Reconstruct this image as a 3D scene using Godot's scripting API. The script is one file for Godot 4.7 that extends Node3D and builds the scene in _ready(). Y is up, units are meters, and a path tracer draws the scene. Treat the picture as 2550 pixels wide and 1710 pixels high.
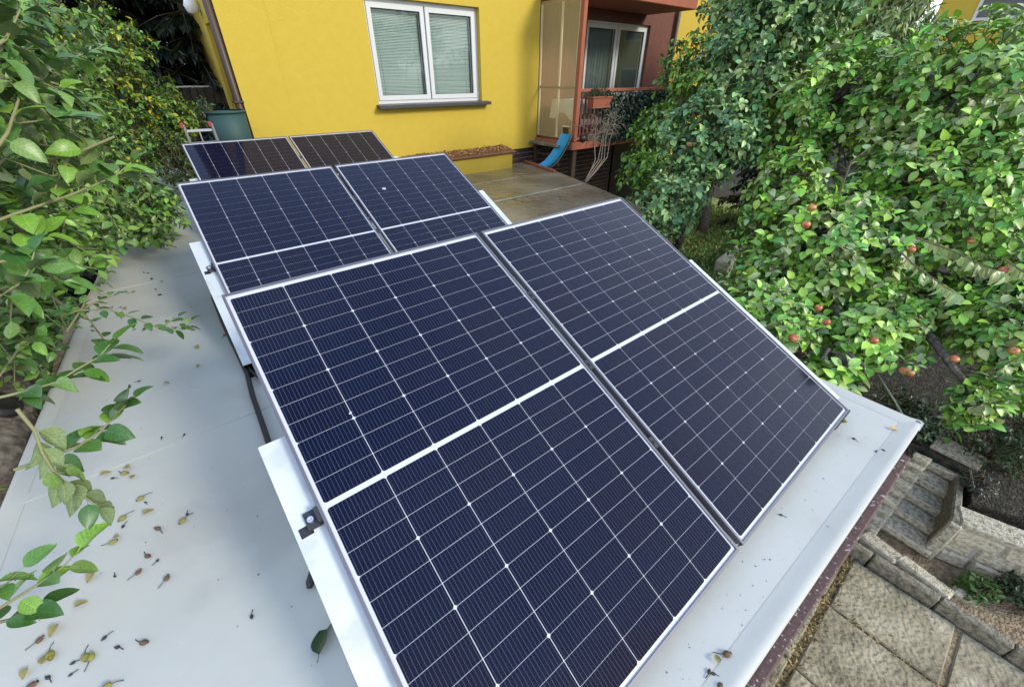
extends Node3D
# Three rows of tilted solar panels on a flat garage roof, a yellow house behind, fruit trees on both sides.

const PW := 1.134      # panel width
const PL := 1.762      # panel length
const TILT := 0.441
const ROOF := -0.06    # roof membrane
const DRIVE := -2.8    # driveway level
const GARDEN := -2.2   # terrace level
const WALL := -7.8     # plane of the yellow front wall

var rng := RandomNumberGenerator.new()
var cam: Camera3D
var taken := {}
var M := {}
var leaf_far: Mesh
var leaf_round: Mesh
var leaf_slim: Mesh
var leaf_near: Mesh
var leaf_near2: Mesh
var box_cache := {}

# ------------------------------------------------------------------ naming
func numbered(called):
	if not taken.has(called):
		taken[called] = 0
		return called
	taken[called] += 1
	return "%s_%03d" % [called, taken[called]]

func tag(o, label, category, group = "", kind = ""):
	o.set_meta("label", label)
	o.set_meta("category", category)
	if group != "":
		o.set_meta("group", group)
	if kind != "":
		o.set_meta("kind", kind)
	return o

func thing(called, label, category, at = Vector3.ZERO, group = ""):
	var o = Node3D.new()
	o.name = numbered(called)
	add_child(o)
	o.position = at
	return tag(o, label, category, group)

func part(called, mesh, material, parent, xf = Transform3D.IDENTITY):
	var o = MeshInstance3D.new()
	o.name = called
	o.mesh = mesh
	o.material_override = material
	o.transform = xf
	parent.add_child(o, true)
	return o

func single(called, mesh, material, label, category, xf = Transform3D.IDENTITY, group = ""):
	var o = MeshInstance3D.new()
	o.name = numbered(called)
	o.mesh = mesh
	o.material_override = material
	o.transform = xf
	add_child(o)
	return tag(o, label, category, group)

func structure(called, mesh, material, xf = Transform3D.IDENTITY):
	var o = MeshInstance3D.new()
	o.name = numbered(called)
	o.mesh = mesh
	o.material_override = material
	o.transform = xf
	add_child(o)
	o.set_meta("kind", "structure")
	return o

func at(x, y, z):
	return Transform3D(Basis.IDENTITY, Vector3(x, y, z))

func turned(p, ang, axis = Vector3.UP):
	return Transform3D(Basis(axis, ang), p)

# ------------------------------------------------------------------ shapes
func begin(smooth = false):
	var st = SurfaceTool.new()
	st.begin(Mesh.PRIMITIVE_TRIANGLES)
	st.set_smooth_group(0 if smooth else -1)
	return st

func finish(st):
	st.generate_normals()
	return st.commit()

func tri(st, a, b, c):
	st.add_vertex(a); st.add_vertex(b); st.add_vertex(c)

func quad(st, a, b, c, d):   # clockwise seen from the front
	tri(st, a, b, c); tri(st, a, c, d)

func quad_uv(st, a, b, c, d):
	for k in [[a, Vector2(0, 0)], [b, Vector2(1, 0)], [c, Vector2(1, 1)], [a, Vector2(0, 0)], [c, Vector2(1, 1)], [d, Vector2(0, 1)]]:
		st.set_uv(k[1]); st.add_vertex(k[0])

func hexa(st, p):   # eight corners: 0-3 bottom ring, 4-7 top ring, both counter-clockwise seen from above
	quad(st, p[4], p[7], p[6], p[5]); quad(st, p[0], p[1], p[2], p[3])
	for k in 4:
		var n = (k + 1) % 4
		quad(st, p[k], p[k + 4], p[n + 4], p[n])

func add_box(st, lo, hi):
	hexa(st, [Vector3(lo.x, lo.y, hi.z), Vector3(hi.x, lo.y, hi.z), Vector3(hi.x, lo.y, lo.z), Vector3(lo.x, lo.y, lo.z),
		Vector3(lo.x, hi.y, hi.z), Vector3(hi.x, hi.y, hi.z), Vector3(hi.x, hi.y, lo.z), Vector3(lo.x, hi.y, lo.z)])

func add_tbox(st, xf, size):
	var p = []
	for y in [-0.5, 0.5]:
		for q in [[-0.5, 0.5], [0.5, 0.5], [0.5, -0.5], [-0.5, -0.5]]:
			p.append(xf * (Vector3(q[0], y, q[1]) * size))
	hexa(st, p)

func box_mesh(lo, hi):
	var st = begin(); add_box(st, lo, hi); return finish(st)

# chamfered box centred on the origin, 44 triangles
func bevel_box(size: Vector3, b: float, jitter = 0.0):
	var key = str(size, b, jitter)
	if jitter == 0.0 and box_cache.has(key):
		return box_cache[key]
	var h = size * 0.5
	var st = begin()
	var v = {}
	for sx in [-1, 1]:
		for sy in [-1, 1]:
			for sz in [-1, 1]:
				var j = Vector3(rng.randf_range(-1, 1), rng.randf_range(-1, 1), rng.randf_range(-1, 1)) * jitter
				var c = Vector3(sx * h.x, sy * h.y, sz * h.z) + j
				v[[sx, sy, sz, 0]] = c - Vector3(0, sy * b, sz * b)
				v[[sx, sy, sz, 1]] = c - Vector3(sx * b, 0, sz * b)
				v[[sx, sy, sz, 2]] = c - Vector3(sx * b, sy * b, 0)
	var face = func(a, bb, c, d, n):
		if (bb - a).cross(c - a).dot(n) > 0:
			quad(st, a, d, c, bb)
		else:
			quad(st, a, bb, c, d)
	for s in [-1, 1]:
		face.call(v[[s, -1, -1, 0]], v[[s, 1, -1, 0]], v[[s, 1, 1, 0]], v[[s, -1, 1, 0]], Vector3(s, 0, 0))
		face.call(v[[-1, s, -1, 1]], v[[1, s, -1, 1]], v[[1, s, 1, 1]], v[[-1, s, 1, 1]], Vector3(0, s, 0))
		face.call(v[[-1, -1, s, 2]], v[[1, -1, s, 2]], v[[1, 1, s, 2]], v[[-1, 1, s, 2]], Vector3(0, 0, s))
	for s in [-1, 1]:
		for t in [-1, 1]:
			face.call(v[[s, t, -1, 0]], v[[s, t, 1, 0]], v[[s, t, 1, 1]], v[[s, t, -1, 1]], Vector3(s, t, 0))
			face.call(v[[s, -1, t, 0]], v[[s, 1, t, 0]], v[[s, 1, t, 2]], v[[s, -1, t, 2]], Vector3(s, 0, t))
			face.call(v[[-1, s, t, 1]], v[[1, s, t, 1]], v[[1, s, t, 2]], v[[-1, s, t, 2]], Vector3(0, s, t))
			for u in [-1, 1]:
				var a = v[[s, t, u, 0]]; var bb = v[[s, t, u, 1]]; var c = v[[s, t, u, 2]]
				if (bb - a).cross(c - a).dot(Vector3(s, t, u)) > 0:
					tri(st, a, c, bb)
				else:
					tri(st, a, bb, c)
	var m = finish(st)
	if jitter == 0.0:
		box_cache[key] = m
	return m

func add_tube(st, pts, radii, sides = 6, cap = true):
	var rings = []
	var side = Vector3.RIGHT
	for i in pts.size():
		var d: Vector3 = (pts[min(i + 1, pts.size() - 1)] - pts[max(i - 1, 0)])
		if d.length() < 1e-6:
			d = Vector3.UP
		d = d.normalized()
		if i == 0:
			side = d.cross(Vector3.UP if abs(d.y) < 0.9 else Vector3.RIGHT).normalized()
		else:
			side = (side - d * side.dot(d)).normalized()
		var up = side.cross(d)
		var ring = []
		var r = radii[min(i, radii.size() - 1)] if radii is Array else radii
		for k in sides:
			var a = TAU * k / sides
			ring.append(pts[i] + (side * cos(a) + up * sin(a)) * r)
		rings.append(ring)
	for i in pts.size() - 1:
		for k in sides:
			var n = (k + 1) % sides
			quad(st, rings[i][k], rings[i][n], rings[i + 1][n], rings[i + 1][k])
	if cap:
		for k in range(1, sides - 1):
			tri(st, rings[0][0], rings[0][k + 1], rings[0][k])
			var e = rings[-1]
			tri(st, e[0], e[k], e[k + 1])

func tube_mesh(pts, radii, sides = 6, smooth = true):
	var st = begin(smooth); add_tube(st, pts, radii, sides); return finish(st)

func lathe(profile, sides = 20, smooth = true):   # profile of Vector2(radius, height), bottom to top
	var st = begin(smooth)
	for i in profile.size() - 1:
		for k in sides:
			var a = TAU * k / sides; var b = TAU * (k + 1) / sides
			var p = profile[i]; var q = profile[i + 1]
			quad(st, Vector3(cos(a) * p.x, p.y, sin(a) * p.x), Vector3(cos(a) * q.x, q.y, sin(a) * q.x), Vector3(cos(b) * q.x, q.y, sin(b) * q.x), Vector3(cos(b) * p.x, p.y, sin(b) * p.x))
	return finish(st)

# flat polygon (x, z) extruded from y0 up to y1
func slab_mesh(poly, y0, y1):
	var st = begin()
	var p2 = PackedVector2Array()
	for q in poly:
		p2.append(q)
	var idx = Geometry2D.triangulate_polygon(p2)
	var flip = Geometry2D.is_polygon_clockwise(p2)
	for i in range(0, idx.size(), 3):
		var a = p2[idx[i]]; var b = p2[idx[i + 1]]; var c = p2[idx[i + 2]]
		var n = (b - a).cross(c - a)
		if n < 0:
			var t = b; b = c; c = t
		tri(st, Vector3(a.x, y1, a.y), Vector3(b.x, y1, b.y), Vector3(c.x, y1, c.y))
		tri(st, Vector3(a.x, y0, a.y), Vector3(c.x, y0, c.y), Vector3(b.x, y0, b.y))
	for i in p2.size():
		var a = p2[i]; var b = p2[(i + 1) % p2.size()]
		if flip:
			var t = a; a = b; b = t
		quad(st, Vector3(a.x, y0, a.y), Vector3(b.x, y0, b.y), Vector3(b.x, y1, b.y), Vector3(a.x, y1, a.y))
	return finish(st)

# ------------------------------------------------------------------ materials
func lin(r, g, b):
	return Color(r, g, b).linear_to_srgb()

func flat(r, g, b, rough = 0.8, metal = 0.0):
	var m = StandardMaterial3D.new()
	m.albedo_color = lin(r, g, b)
	m.roughness = rough
	m.metallic = metal
	return m

func noise_image(seed_, freq, octaves, size = 256, kind = FastNoiseLite.TYPE_SIMPLEX_SMOOTH):
	var n = FastNoiseLite.new()
	n.seed = seed_
	n.noise_type = kind
	n.frequency = freq
	n.fractal_type = FastNoiseLite.FRACTAL_FBM
	n.fractal_octaves = octaves
	return n.get_seamless_image(size, size)

# colour ramp over noise: stops [[t, Color(linear)], ...]
func ramp_tex(seed_, freq, octaves, stops, size = 256, contrast = 1.0, speck = 0.0):
	var im = noise_image(seed_, freq, octaves, size)
	var out = Image.create(size, size, true, Image.FORMAT_RGB8)
	var r2 = RandomNumberGenerator.new()
	r2.seed = seed_
	for y in size:
		for x in size:
			var t = clampf((im.get_pixel(x, y).r - 0.5) * contrast + 0.5 + r2.randf_range(-speck, speck), 0.0, 1.0)
			var c = stops[0][1]
			for k in stops.size() - 1:
				if t >= stops[k][0]:
					c = stops[k][1].lerp(stops[k + 1][1], clampf((t - stops[k][0]) / maxf(stops[k + 1][0] - stops[k][0], 0.001), 0, 1))
			out.set_pixel(x, y, c.linear_to_srgb())
	out.generate_mipmaps()
	return ImageTexture.create_from_image(out)

func grey_tex(seed_, freq, octaves, lo, hi, size = 256, contrast = 1.0):
	var im = noise_image(seed_, freq, octaves, size)
	var out = Image.create(size, size, true, Image.FORMAT_L8)
	for y in size:
		for x in size:
			var t = clampf((im.get_pixel(x, y).r - 0.5) * contrast + 0.5, 0.0, 1.0)
			var v = lerpf(lo, hi, t)
			out.set_pixel(x, y, Color(v, v, v))
	out.generate_mipmaps()
	return ImageTexture.create_from_image(out)

func normal_tex(seed_, freq, octaves, strength, size = 256):
	var im = noise_image(seed_, freq, octaves, size)
	im.convert(Image.FORMAT_RGBA8)
	im.bump_map_to_normal_map(strength)
	im.generate_mipmaps()
	return ImageTexture.create_from_image(im)

# rough, grainy surface mapped in world space
func grainy(tex, scale, rough, normal = null, nscale = 0.5, world = true):
	var m = StandardMaterial3D.new()
	m.albedo_texture = tex
	m.roughness = rough
	m.uv1_triplanar = true
	m.uv1_world_triplanar = world
	m.uv1_scale = Vector3.ONE * scale
	if normal:
		m.normal_enabled = true
		m.normal_texture = normal
		m.normal_scale = nscale
	return m
var SPRIGS := [
	[[Vector3(-0.483, 1.058, -1.721), Vector3(-0.389, 1.084, -1.725), Vector3(-0.247, 1.123, -1.700), Vector3(-0.132, 1.160, -1.695), Vector3(-0.079, 1.190, -1.736)], 11, 0.082, 2],
	[[Vector3(-0.472, 1.165, -1.881), Vector3(-0.390, 1.194, -1.915), Vector3(-0.327, 1.244, -1.984), Vector3(-0.262, 1.223, -1.989), Vector3(-0.209, 1.169, -1.978), Vector3(-0.142, 1.157, -1.991)], 9, 0.075, 1],
	[[Vector3(-0.380, 1.209, -1.534), Vector3(-0.285, 1.300, -1.585), Vector3(-0.242, 1.367, -1.658), Vector3(-0.230, 1.401, -1.730)], 8, 0.085, 2],
	[[Vector3(-0.357, 1.362, -1.877), Vector3(-0.263, 1.434, -2.000), Vector3(-0.205, 1.464, -2.117), Vector3(-0.145, 1.467, -2.210), Vector3(-0.079, 1.486, -2.311), Vector3(-0.029, 1.514, -2.433)], 10, 0.080, 1],
	[[Vector3(-0.257, 1.466, -1.652), Vector3(-0.213, 1.500, -1.747), Vector3(-0.188, 1.546, -1.869), Vector3(-0.165, 1.592, -1.993)], 8, 0.085, 2],
	[[Vector3(-0.315, 1.398, -1.719), Vector3(-0.274, 1.313, -1.690), Vector3(-0.220, 1.316, -1.726), Vector3(-0.151, 1.320, -1.751)], 7, 0.085, 1],
	[[Vector3(-0.302, 1.325, -2.032), Vector3(-0.218, 1.343, -2.133), Vector3(-0.163, 1.343, -2.243), Vector3(-0.107, 1.349, -2.357)], 8, 0.070, 1],
	[[Vector3(-0.498, 0.974, -1.662), Vector3(-0.418, 0.985, -1.632), Vector3(-0.385, 1.005, -1.648), Vector3(-0.355, 1.025, -1.666)], 9, 0.085, 2],
	[[Vector3(-0.569, 0.861, -1.779), Vector3(-0.498, 0.877, -1.760), Vector3(-0.433, 0.894, -1.747), Vector3(-0.385, 0.878, -1.720)], 7, 0.090, 1],
	[[Vector3(-0.493, 0.758, -2.325), Vector3(-0.441, 0.758, -2.385), Vector3(-0.376, 0.747, -2.425), Vector3(-0.331, 0.722, -2.471)], 9, 0.065, 2],
	[[Vector3(-0.467, 1.005, -1.508), Vector3(-0.453, 0.941, -1.463), Vector3(-0.414, 0.961, -1.466), Vector3(-0.383, 0.984, -1.480), Vector3(-0.357, 1.023, -1.512)], 8, 0.085, 1],
	[[Vector3(-0.654, 0.650, -1.514), Vector3(-0.599, 0.648, -1.506), Vector3(-0.540, 0.647, -1.497), Vector3(-0.477, 0.653, -1.488), Vector3(-0.418, 0.673, -1.496), Vector3(-0.366, 0.687, -1.504), Vector3(-0.331, 0.707, -1.530)], 13, 0.085, 0],
	[[Vector3(-0.679, 0.413, -1.488), Vector3(-0.603, 0.419, -1.477), Vector3(-0.522, 0.429, -1.467), Vector3(-0.459, 0.449, -1.478), Vector3(-0.409, 0.475, -1.505), Vector3(-0.365, 0.490, -1.529)], 12, 0.078, 0],
	[[Vector3(-0.561, 0.637, -1.427), Vector3(-0.550, 0.578, -1.388), Vector3(-0.560, 0.515, -1.361), Vector3(-0.560, 0.464, -1.338), Vector3(-0.548, 0.426, -1.315)], 9, 0.082, 3],
	[[Vector3(-0.577, 0.497, -1.398), Vector3(-0.572, 0.445, -1.370), Vector3(-0.560, 0.400, -1.342), Vector3(-0.533, 0.351, -1.297), Vector3(-0.521, 0.322, -1.282)], 8, 0.080, 3],
	[[Vector3(-0.861, 0.135, -1.246), Vector3(-0.804, 0.148, -1.241), Vector3(-0.749, 0.162, -1.239), Vector3(-0.690, 0.179, -1.236), Vector3(-0.658, 0.184, -1.246), Vector3(-0.621, 0.199, -1.259)], 8, 0.080, 2],
	[[Vector3(-0.820, 0.236, -1.298), Vector3(-0.798, 0.199, -1.274), Vector3(-0.778, 0.189, -1.276), Vector3(-0.749, 0.202, -1.289)], 4, 0.075, 1],
	[[Vector3(-0.841, 0.153, -1.167), Vector3(-0.806, 0.150, -1.188), Vector3(-0.790, 0.125, -1.205), Vector3(-0.751, 0.113, -1.215)], 5, 0.085, 0],
	[[Vector3(-0.630, 0.436, -2.626), Vector3(-0.565, 0.443, -2.623), Vector3(-0.460, 0.435, -2.575), Vector3(-0.380, 0.386, -2.512), Vector3(-0.311, 0.332, -2.454), Vector3(-0.261, 0.309, -2.438), Vector3(-0.202, 0.291, -2.418), Vector3(-0.166, 0.311, -2.450)], 20, 0.058, 0],
	[[Vector3(-0.287, 0.314, -2.474), Vector3(-0.252, 0.323, -2.492), Vector3(-0.217, 0.329, -2.508)], 4, 0.055, 0],
	[[Vector3(-0.556, 0.421, -2.707), Vector3(-0.499, 0.428, -2.743), Vector3(-0.414, 0.436, -2.759)], 7, 0.050, 0],
	[[Vector3(-0.641, 0.370, -2.579), Vector3(-0.541, 0.454, -2.671), Vector3(-0.471, 0.521, -2.775), Vector3(-0.417, 0.544, -2.853)], 9, 0.055, 2],
]
var DEBRIS := [[-0.700, -1.631, 0], [-0.609, -1.619, 0], [-0.549, -1.688, 0], [-0.550, -1.581, 1], [-0.503, -1.476, 2], [-0.424, -1.455, 0], [-0.640, -1.515, 0], [-0.615, -1.521, 1], [-0.540, -1.366, 2], [-0.514, -1.325, 3], [-0.569, -1.314, 2], [-0.635, -1.352, 3], [-0.492, -1.225, 2], [-0.682, -1.413, 1], [-0.742, -1.300, 1], [-0.768, -1.272, 1], [-0.817, -1.247, 2], [-0.786, -1.169, 0], [-0.833, -1.174, 1], [-0.803, -1.144, 1], [-0.787, -1.101, 3], [-0.703, -1.096, 0], [-0.689, -1.085, 0], [-0.732, -1.103, 3], [-0.736, -1.069, 3], [-0.564, -1.033, 2], [-0.628, -1.070, 3], [-0.660, -1.128, 3], [-0.600, -1.893, 0], [-0.688, -1.940, 1], [-0.576, -1.910, 1], [-0.577, -1.827, 1], [-0.641, -1.896, 3], [-0.821, -1.103, 2], [-0.652, -0.963, 0], [-0.536, -1.656, 3], [-0.408, -1.481, 3], [-0.609, -1.576, 3], [-0.641, -1.710, 3], [-0.287, -0.904, 3], [-0.496, -4.132, 1], [-0.336, -4.246, 1], [-0.353, -3.952, 2], [-0.526, -2.676, 3], [-0.055, -2.935, 0], [-0.457, -2.057, 3], [-0.373, -4.100, 3], [-0.405, -4.548, 3], [2.393, 0.163, 4], [2.274, 0.003, 0], [2.171, 0.078, 3], [2.158, 0.171, 3], [2.193, 0.191, 3], [2.386, 0.229, 3], [2.278, 0.213, 3], [1.455, 0.031, 3], [0.820, 0.129, 2], [0.772, 0.128, 1], [0.744, 0.129, 3], [0.730, 0.156, 2], [0.738, 0.118, 3], [1.542, 0.186, 3]]
var APPLES := [Vector3(3.978, 0.534, -0.961), Vector3(3.892, 0.417, -0.931), Vector3(5.325, 0.207, -0.049), Vector3(4.756, 0.182, -0.337), Vector3(3.398, -0.000, -0.517), Vector3(3.068, -0.133, -0.518), Vector3(3.754, -0.253, -0.166), Vector3(4.044, -0.311, 0.273), Vector3(3.758, -0.398, 0.115), Vector3(3.791, -0.415, 0.079), Vector3(4.255, -0.204, 0.510), Vector3(4.545, 0.229, 0.223), Vector3(3.407, -0.087, -0.435), Vector3(6.224, 1.465, -1.002), Vector3(4.729, 0.774, -2.559), Vector3(5.455, 0.362, -0.537)]

# ------------------------------------------------------------------ plants
# a leaf of unit length along -Z, folded along its midrib; two layers give it a paler underside
func leaf_mesh(half_width, fold, droop, tip, stalk, layers = 1, rows = 4, wave = 0.0):
	var mesh = ArrayMesh.new()
	for layer in layers:
		var st = begin(true)
		var pts = []
		for i in rows + 1:
			var t = float(i) / rows
			var w = half_width * pow(sin(PI * pow(clampf(t, 0.0, 1.0), tip)), 0.8) if i > 0 and i < rows else (0.004)
			var zc = -(stalk + t * (1.0 - stalk))
			var yc = -droop * t * t - layer * 0.006
			var ww = wave * sin(t * 9.0)
			pts.append([Vector3(-w, yc + fold * w + ww, zc), Vector3(0, yc, zc), Vector3(w, yc + fold * w - ww, zc), t])
		for i in rows:
			var a = pts[i]; var b = pts[i + 1]
			for k in [[a, 0, b, 0, b, 1, a, 1], [a, 1, b, 1, b, 2, a, 2]]:
				var v = []
				for q in 4:
					v.append([k[q * 2][k[q * 2 + 1]], Vector2(k[q * 2 + 1] * 0.5, k[q * 2][3])])
				var order = [0, 1, 2, 0, 2, 3] if layer == 0 else [0, 2, 1, 0, 3, 2]
				for o in order:
					st.set_uv(v[o][1]); st.add_vertex(v[o][0])
		if stalk > 0.0 and layer == 0:
			for k in 3:
				var a0 = TAU * k / 3; var a1 = TAU * (k + 1) / 3
				var r = 0.011
				for q in [[Vector3(cos(a0) * r, sin(a0) * r, 0), 0], [Vector3(cos(a0) * r, sin(a0) * r, -stalk), 0], [Vector3(cos(a1) * r, sin(a1) * r, -stalk), 0], [Vector3(cos(a0) * r, sin(a0) * r, 0), 0], [Vector3(cos(a1) * r, sin(a1) * r, -stalk), 0], [Vector3(cos(a1) * r, sin(a1) * r, 0), 0]]:
					st.set_uv(Vector2(0.5, 0.02)); st.add_vertex(q[0])
		st.generate_normals()
		st.commit(mesh)
	return mesh

func vein_tex():
	var w = 96; var h = 192
	var im = Image.create(w, h, true, Image.FORMAT_RGB8)
	var n = noise_image(71, 0.03, 3, 256)
	for y in h:
		for x in w:
			var u = (x + 0.5) / w - 0.5; var v = (y + 0.5) / h
			var mid = exp(-pow(u / 0.022, 2.0))
			var s = v * 8.0 - abs(u) * 4.2
			var side = exp(-pow((s - round(s)) / 0.09, 2.0)) * 0.55
			var g = 0.76 + 0.08 * (n.get_pixel(x, y).r - 0.5) * 2.0
			var k = clampf(mid * 0.8 + side * (1.0 - mid), 0, 1)
			var c = Color(g, g, g).lerp(Color(1.0, 1.0, 0.78), k)
			if n.get_pixel((x * 2 + 90) % 256, (y + 37) % 256).r > 0.80:
				c = c.lerp(Color(0.75, 0.55, 0.4), 0.6)
			im.set_pixel(x, y, c)
	im.generate_mipmaps()
	return ImageTexture.create_from_image(im)

func leaf_mat(r, g, b, rough = 0.40, back = 0.4):
	var m = StandardMaterial3D.new()
	m.albedo_color = lin(r, g, b)
	m.albedo_texture = M.veins
	m.roughness = rough
	m.backlight_enabled = true
	m.backlight = Color(back, back, back * 0.55)
	return m

func in_view(p):
	var q = cam.transform.affine_inverse() * p
	return q.z < -0.2 and absf(q.x / q.z) < 1.28 and absf(q.y / q.z) < 0.86

# places the gathered leaves: the 300 nearest in view as parts of their own, the others together
func place_leaves(root, leaves, mesh, tints, near_mesh = null, most = 300):
	var eye = cam.position
	var order = []
	for i in leaves.size():
		var q = leaves[i][0].origin
		order.append([q.distance_to(eye) + (0.0 if in_view(q) else 100.0), i])
	order.sort_custom(func(a, b): return a[0] < b[0])
	var n_parts = mini(most, order.size())
	var mats = []
	for t in tints:
		mats.append([leaf_mat(t.r, t.g, t.b), leaf_mat(lerpf(t.r, 0.26, 0.6), lerpf(t.g, 0.30, 0.6), lerpf(t.b, 0.16, 0.6), 0.75)])
	var inv = root.transform.affine_inverse()
	for k in n_parts:
		var l = leaves[order[k][1]]
		var o = MeshInstance3D.new()
		o.name = "leaf"
		var nm = near_mesh if near_mesh else mesh
		o.mesh = nm
		for s in nm.get_surface_count():
			o.set_surface_override_material(s, mats[l[1]][s])
		o.transform = inv * l[0]
		root.add_child(o, true)
	if order.size() <= n_parts:
		return
	var mm = MultiMesh.new()
	mm.transform_format = MultiMesh.TRANSFORM_3D
	mm.use_colors = true
	mm.mesh = mesh
	mm.instance_count = order.size() - n_parts
	var r2 = RandomNumberGenerator.new()
	r2.seed = leaves.size()
	for k in range(n_parts, order.size()):
		var l = leaves[order[k][1]]
		mm.set_instance_transform(k - n_parts, inv * l[0])
		var t = tints[l[1]]
		var f = r2.randf_range(0.6, 1.35)
		mm.set_instance_color(k - n_parts, Color(t.r * f * r2.randf_range(0.85, 1.2), t.g * f, t.b * f))
	var mi = MultiMeshInstance3D.new()
	mi.name = "foliage"
	mi.multimesh = mm
	var m = leaf_mat(1, 1, 1)
	m.vertex_color_use_as_albedo = true
	mi.material_override = m
	mi.set_meta("kind", "stuff")
	root.add_child(mi, true)

func leaf_at(p, dir, up, size):
	dir = dir.normalized()
	var x = dir.cross(up)
	if x.length() < 0.01:
		x = dir.cross(Vector3(0.3, 0.1, 1))
	x = x.normalized()
	var y = x.cross(dir).normalized()
	return Transform3D(Basis(x * size * rng.randf_range(0.8, 1.1), y * size * rng.randf_range(0.5, 1.9), -dir * size), p)

func rv(s = 1.0):
	return Vector3(rng.randfn(), rng.randfn(), rng.randfn()) * s * 0.6

# twigs with leaves inside ellipsoids. blob: [centre, radii, number of twigs]
func grow(blobs, twig_len, n_leaves, leaf_len, droop, n_tints, twig_st, out_leaves, spread = 0.9, rise = 0.25):
	for b in blobs:
		var c: Vector3 = b[0]; var r: Vector3 = b[1]
		for i in b[2]:
			var d = Vector3(rng.randfn(), rng.randfn(), rng.randfn()).normalized()
			var f = lerpf(0.35, 1.0, sqrt(rng.randf()))
			var tip = c + d * r * f
			var dir = (d * 0.8 + Vector3(0, rise, 0) + rv(0.6)).normalized()
			var len = twig_len * rng.randf_range(0.6, 1.3)
			var p0 = tip - dir * len
			var mid = tip - dir * len * 0.45 + Vector3(0, len * 0.12, 0)
			var end = tip + Vector3(0, -droop * len, 0)
			add_tube(twig_st, [p0, mid, end], [0.006, 0.004, 0.002], 3, false)
			var ph = rng.randf() * TAU
			var tone = rng.randi() % n_tints
			for k in n_leaves:
				var t = lerpf(0.15, 1.0, float(k) / (n_leaves - 1))
				var q = p0.lerp(mid, t * 2.0) if t < 0.5 else mid.lerp(end, t * 2.0 - 1.0)
				var ax = (end - p0).normalized()
				var s = ax.cross(Vector3.UP + rv(0.05)).normalized()
				var u = s.cross(ax)
				ph += 2.4
				var ld = (ax * 0.55 + (s * cos(ph) + u * sin(ph)) * spread + Vector3(0, -droop * 1.2, 0) + rv(0.25)).normalized()
				var up = (Vector3.UP * 0.9 + rv(0.55) + d * 0.5)
				var tt = tone if rng.randf() < 0.7 else rng.randi() % n_tints
				out_leaves.append([leaf_at(q, ld, up, leaf_len * rng.randf_range(0.45, 1.32)), tt])

func limb_pts(a, b, wob, n = 6):
	var pts = []
	for i in n + 1:
		var t = float(i) / n
		pts.append(a.lerp(b, t) + Vector3(0, sin(t * PI) * 0.12 * a.distance_to(b), 0) + (rv(wob) if i > 0 and i < n else Vector3.ZERO))
	return pts

func taper(a, b, n):
	var r = []
	for i in n + 1:
		r.append(lerpf(a, b, float(i) / n))
	return r

# one long shoot with two ranks of leaves: [points, number of leaves, leaf length, droop]
func spray(q, ts, leaves, tone):
	var pts = q[0]
	add_tube(ts, pts, taper(0.007, 0.0025, pts.size() - 1), 5, false)
	for k in q[1]:
		var t = (0.08 + 0.92 * float(k) / (q[1] - 1)) * (pts.size() - 1)
		var i = mini(int(t), pts.size() - 2)
		var p = pts[i].lerp(pts[i + 1], t - i)
		var ax = (pts[i + 1] - pts[i]).normalized()
		var sd = ax.cross(Vector3.UP).normalized() * (1.0 if k % 2 else -1.0)
		leaves.append([leaf_at(p, ax * 0.7 + sd * 0.55 + Vector3(0, -q[3], 0) + rv(0.2), Vector3.UP * 0.6 - sd * 0.5 + rv(0.3), q[2] * rng.randf_range(0.8, 1.15)), tone])

# a whole tree: trunk, limbs, twigs, leaves
func tree(called, label, category, base, fork, r0, blobs, twig_len, n_leaves, leaf_len, droop, tints, mesh, near_mesh = null, group = "", spread = 0.9, rise = 0.25, sprays = []):
	var root = thing(called, label, category, base, group)
	var inv = root.transform.affine_inverse()
	var loc = func(pts):
		var o = []
		for q in pts:
			o.append(inv * q)
		return o
	var tp = limb_pts(base - Vector3(0, 0.1, 0), fork, r0 * 0.5, 7)
	part("trunk", tube_mesh(loc.call(tp), taper(r0, r0 * 0.6, 7), 10), M.bark, root)
	for b in blobs:
		var st = begin(true)
		add_tube(st, loc.call(limb_pts(fork - (fork - base) * rng.randf_range(0.0, 0.12), b[0], 0.06, 6)), taper(r0 * 0.5, r0 * 0.14, 6), 7)
		for k in 7:
			var e = b[0] + Vector3(rng.randfn(), rng.randfn(), rng.randfn()).normalized() * b[1] * 0.75
			add_tube(st, loc.call(limb_pts(b[0] + rv(0.08), e, 0.03, 3)), taper(r0 * 0.16, 0.005, 3), 5, false)
		part("limb", finish(st), M.bark, root)
	var ts = begin(true)
	var leaves = []
	grow(blobs, twig_len, n_leaves, leaf_len, droop, tints.size(), ts, leaves, spread, rise)
	for q in sprays:
		spray(q, ts, leaves, tints.size() - 1)
	var tw = finish(ts)
	part("twigs", tw, M.twig, root, inv).set_meta("kind", "stuff")
	place_leaves(root, leaves, mesh, tints, near_mesh)
	return root

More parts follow.
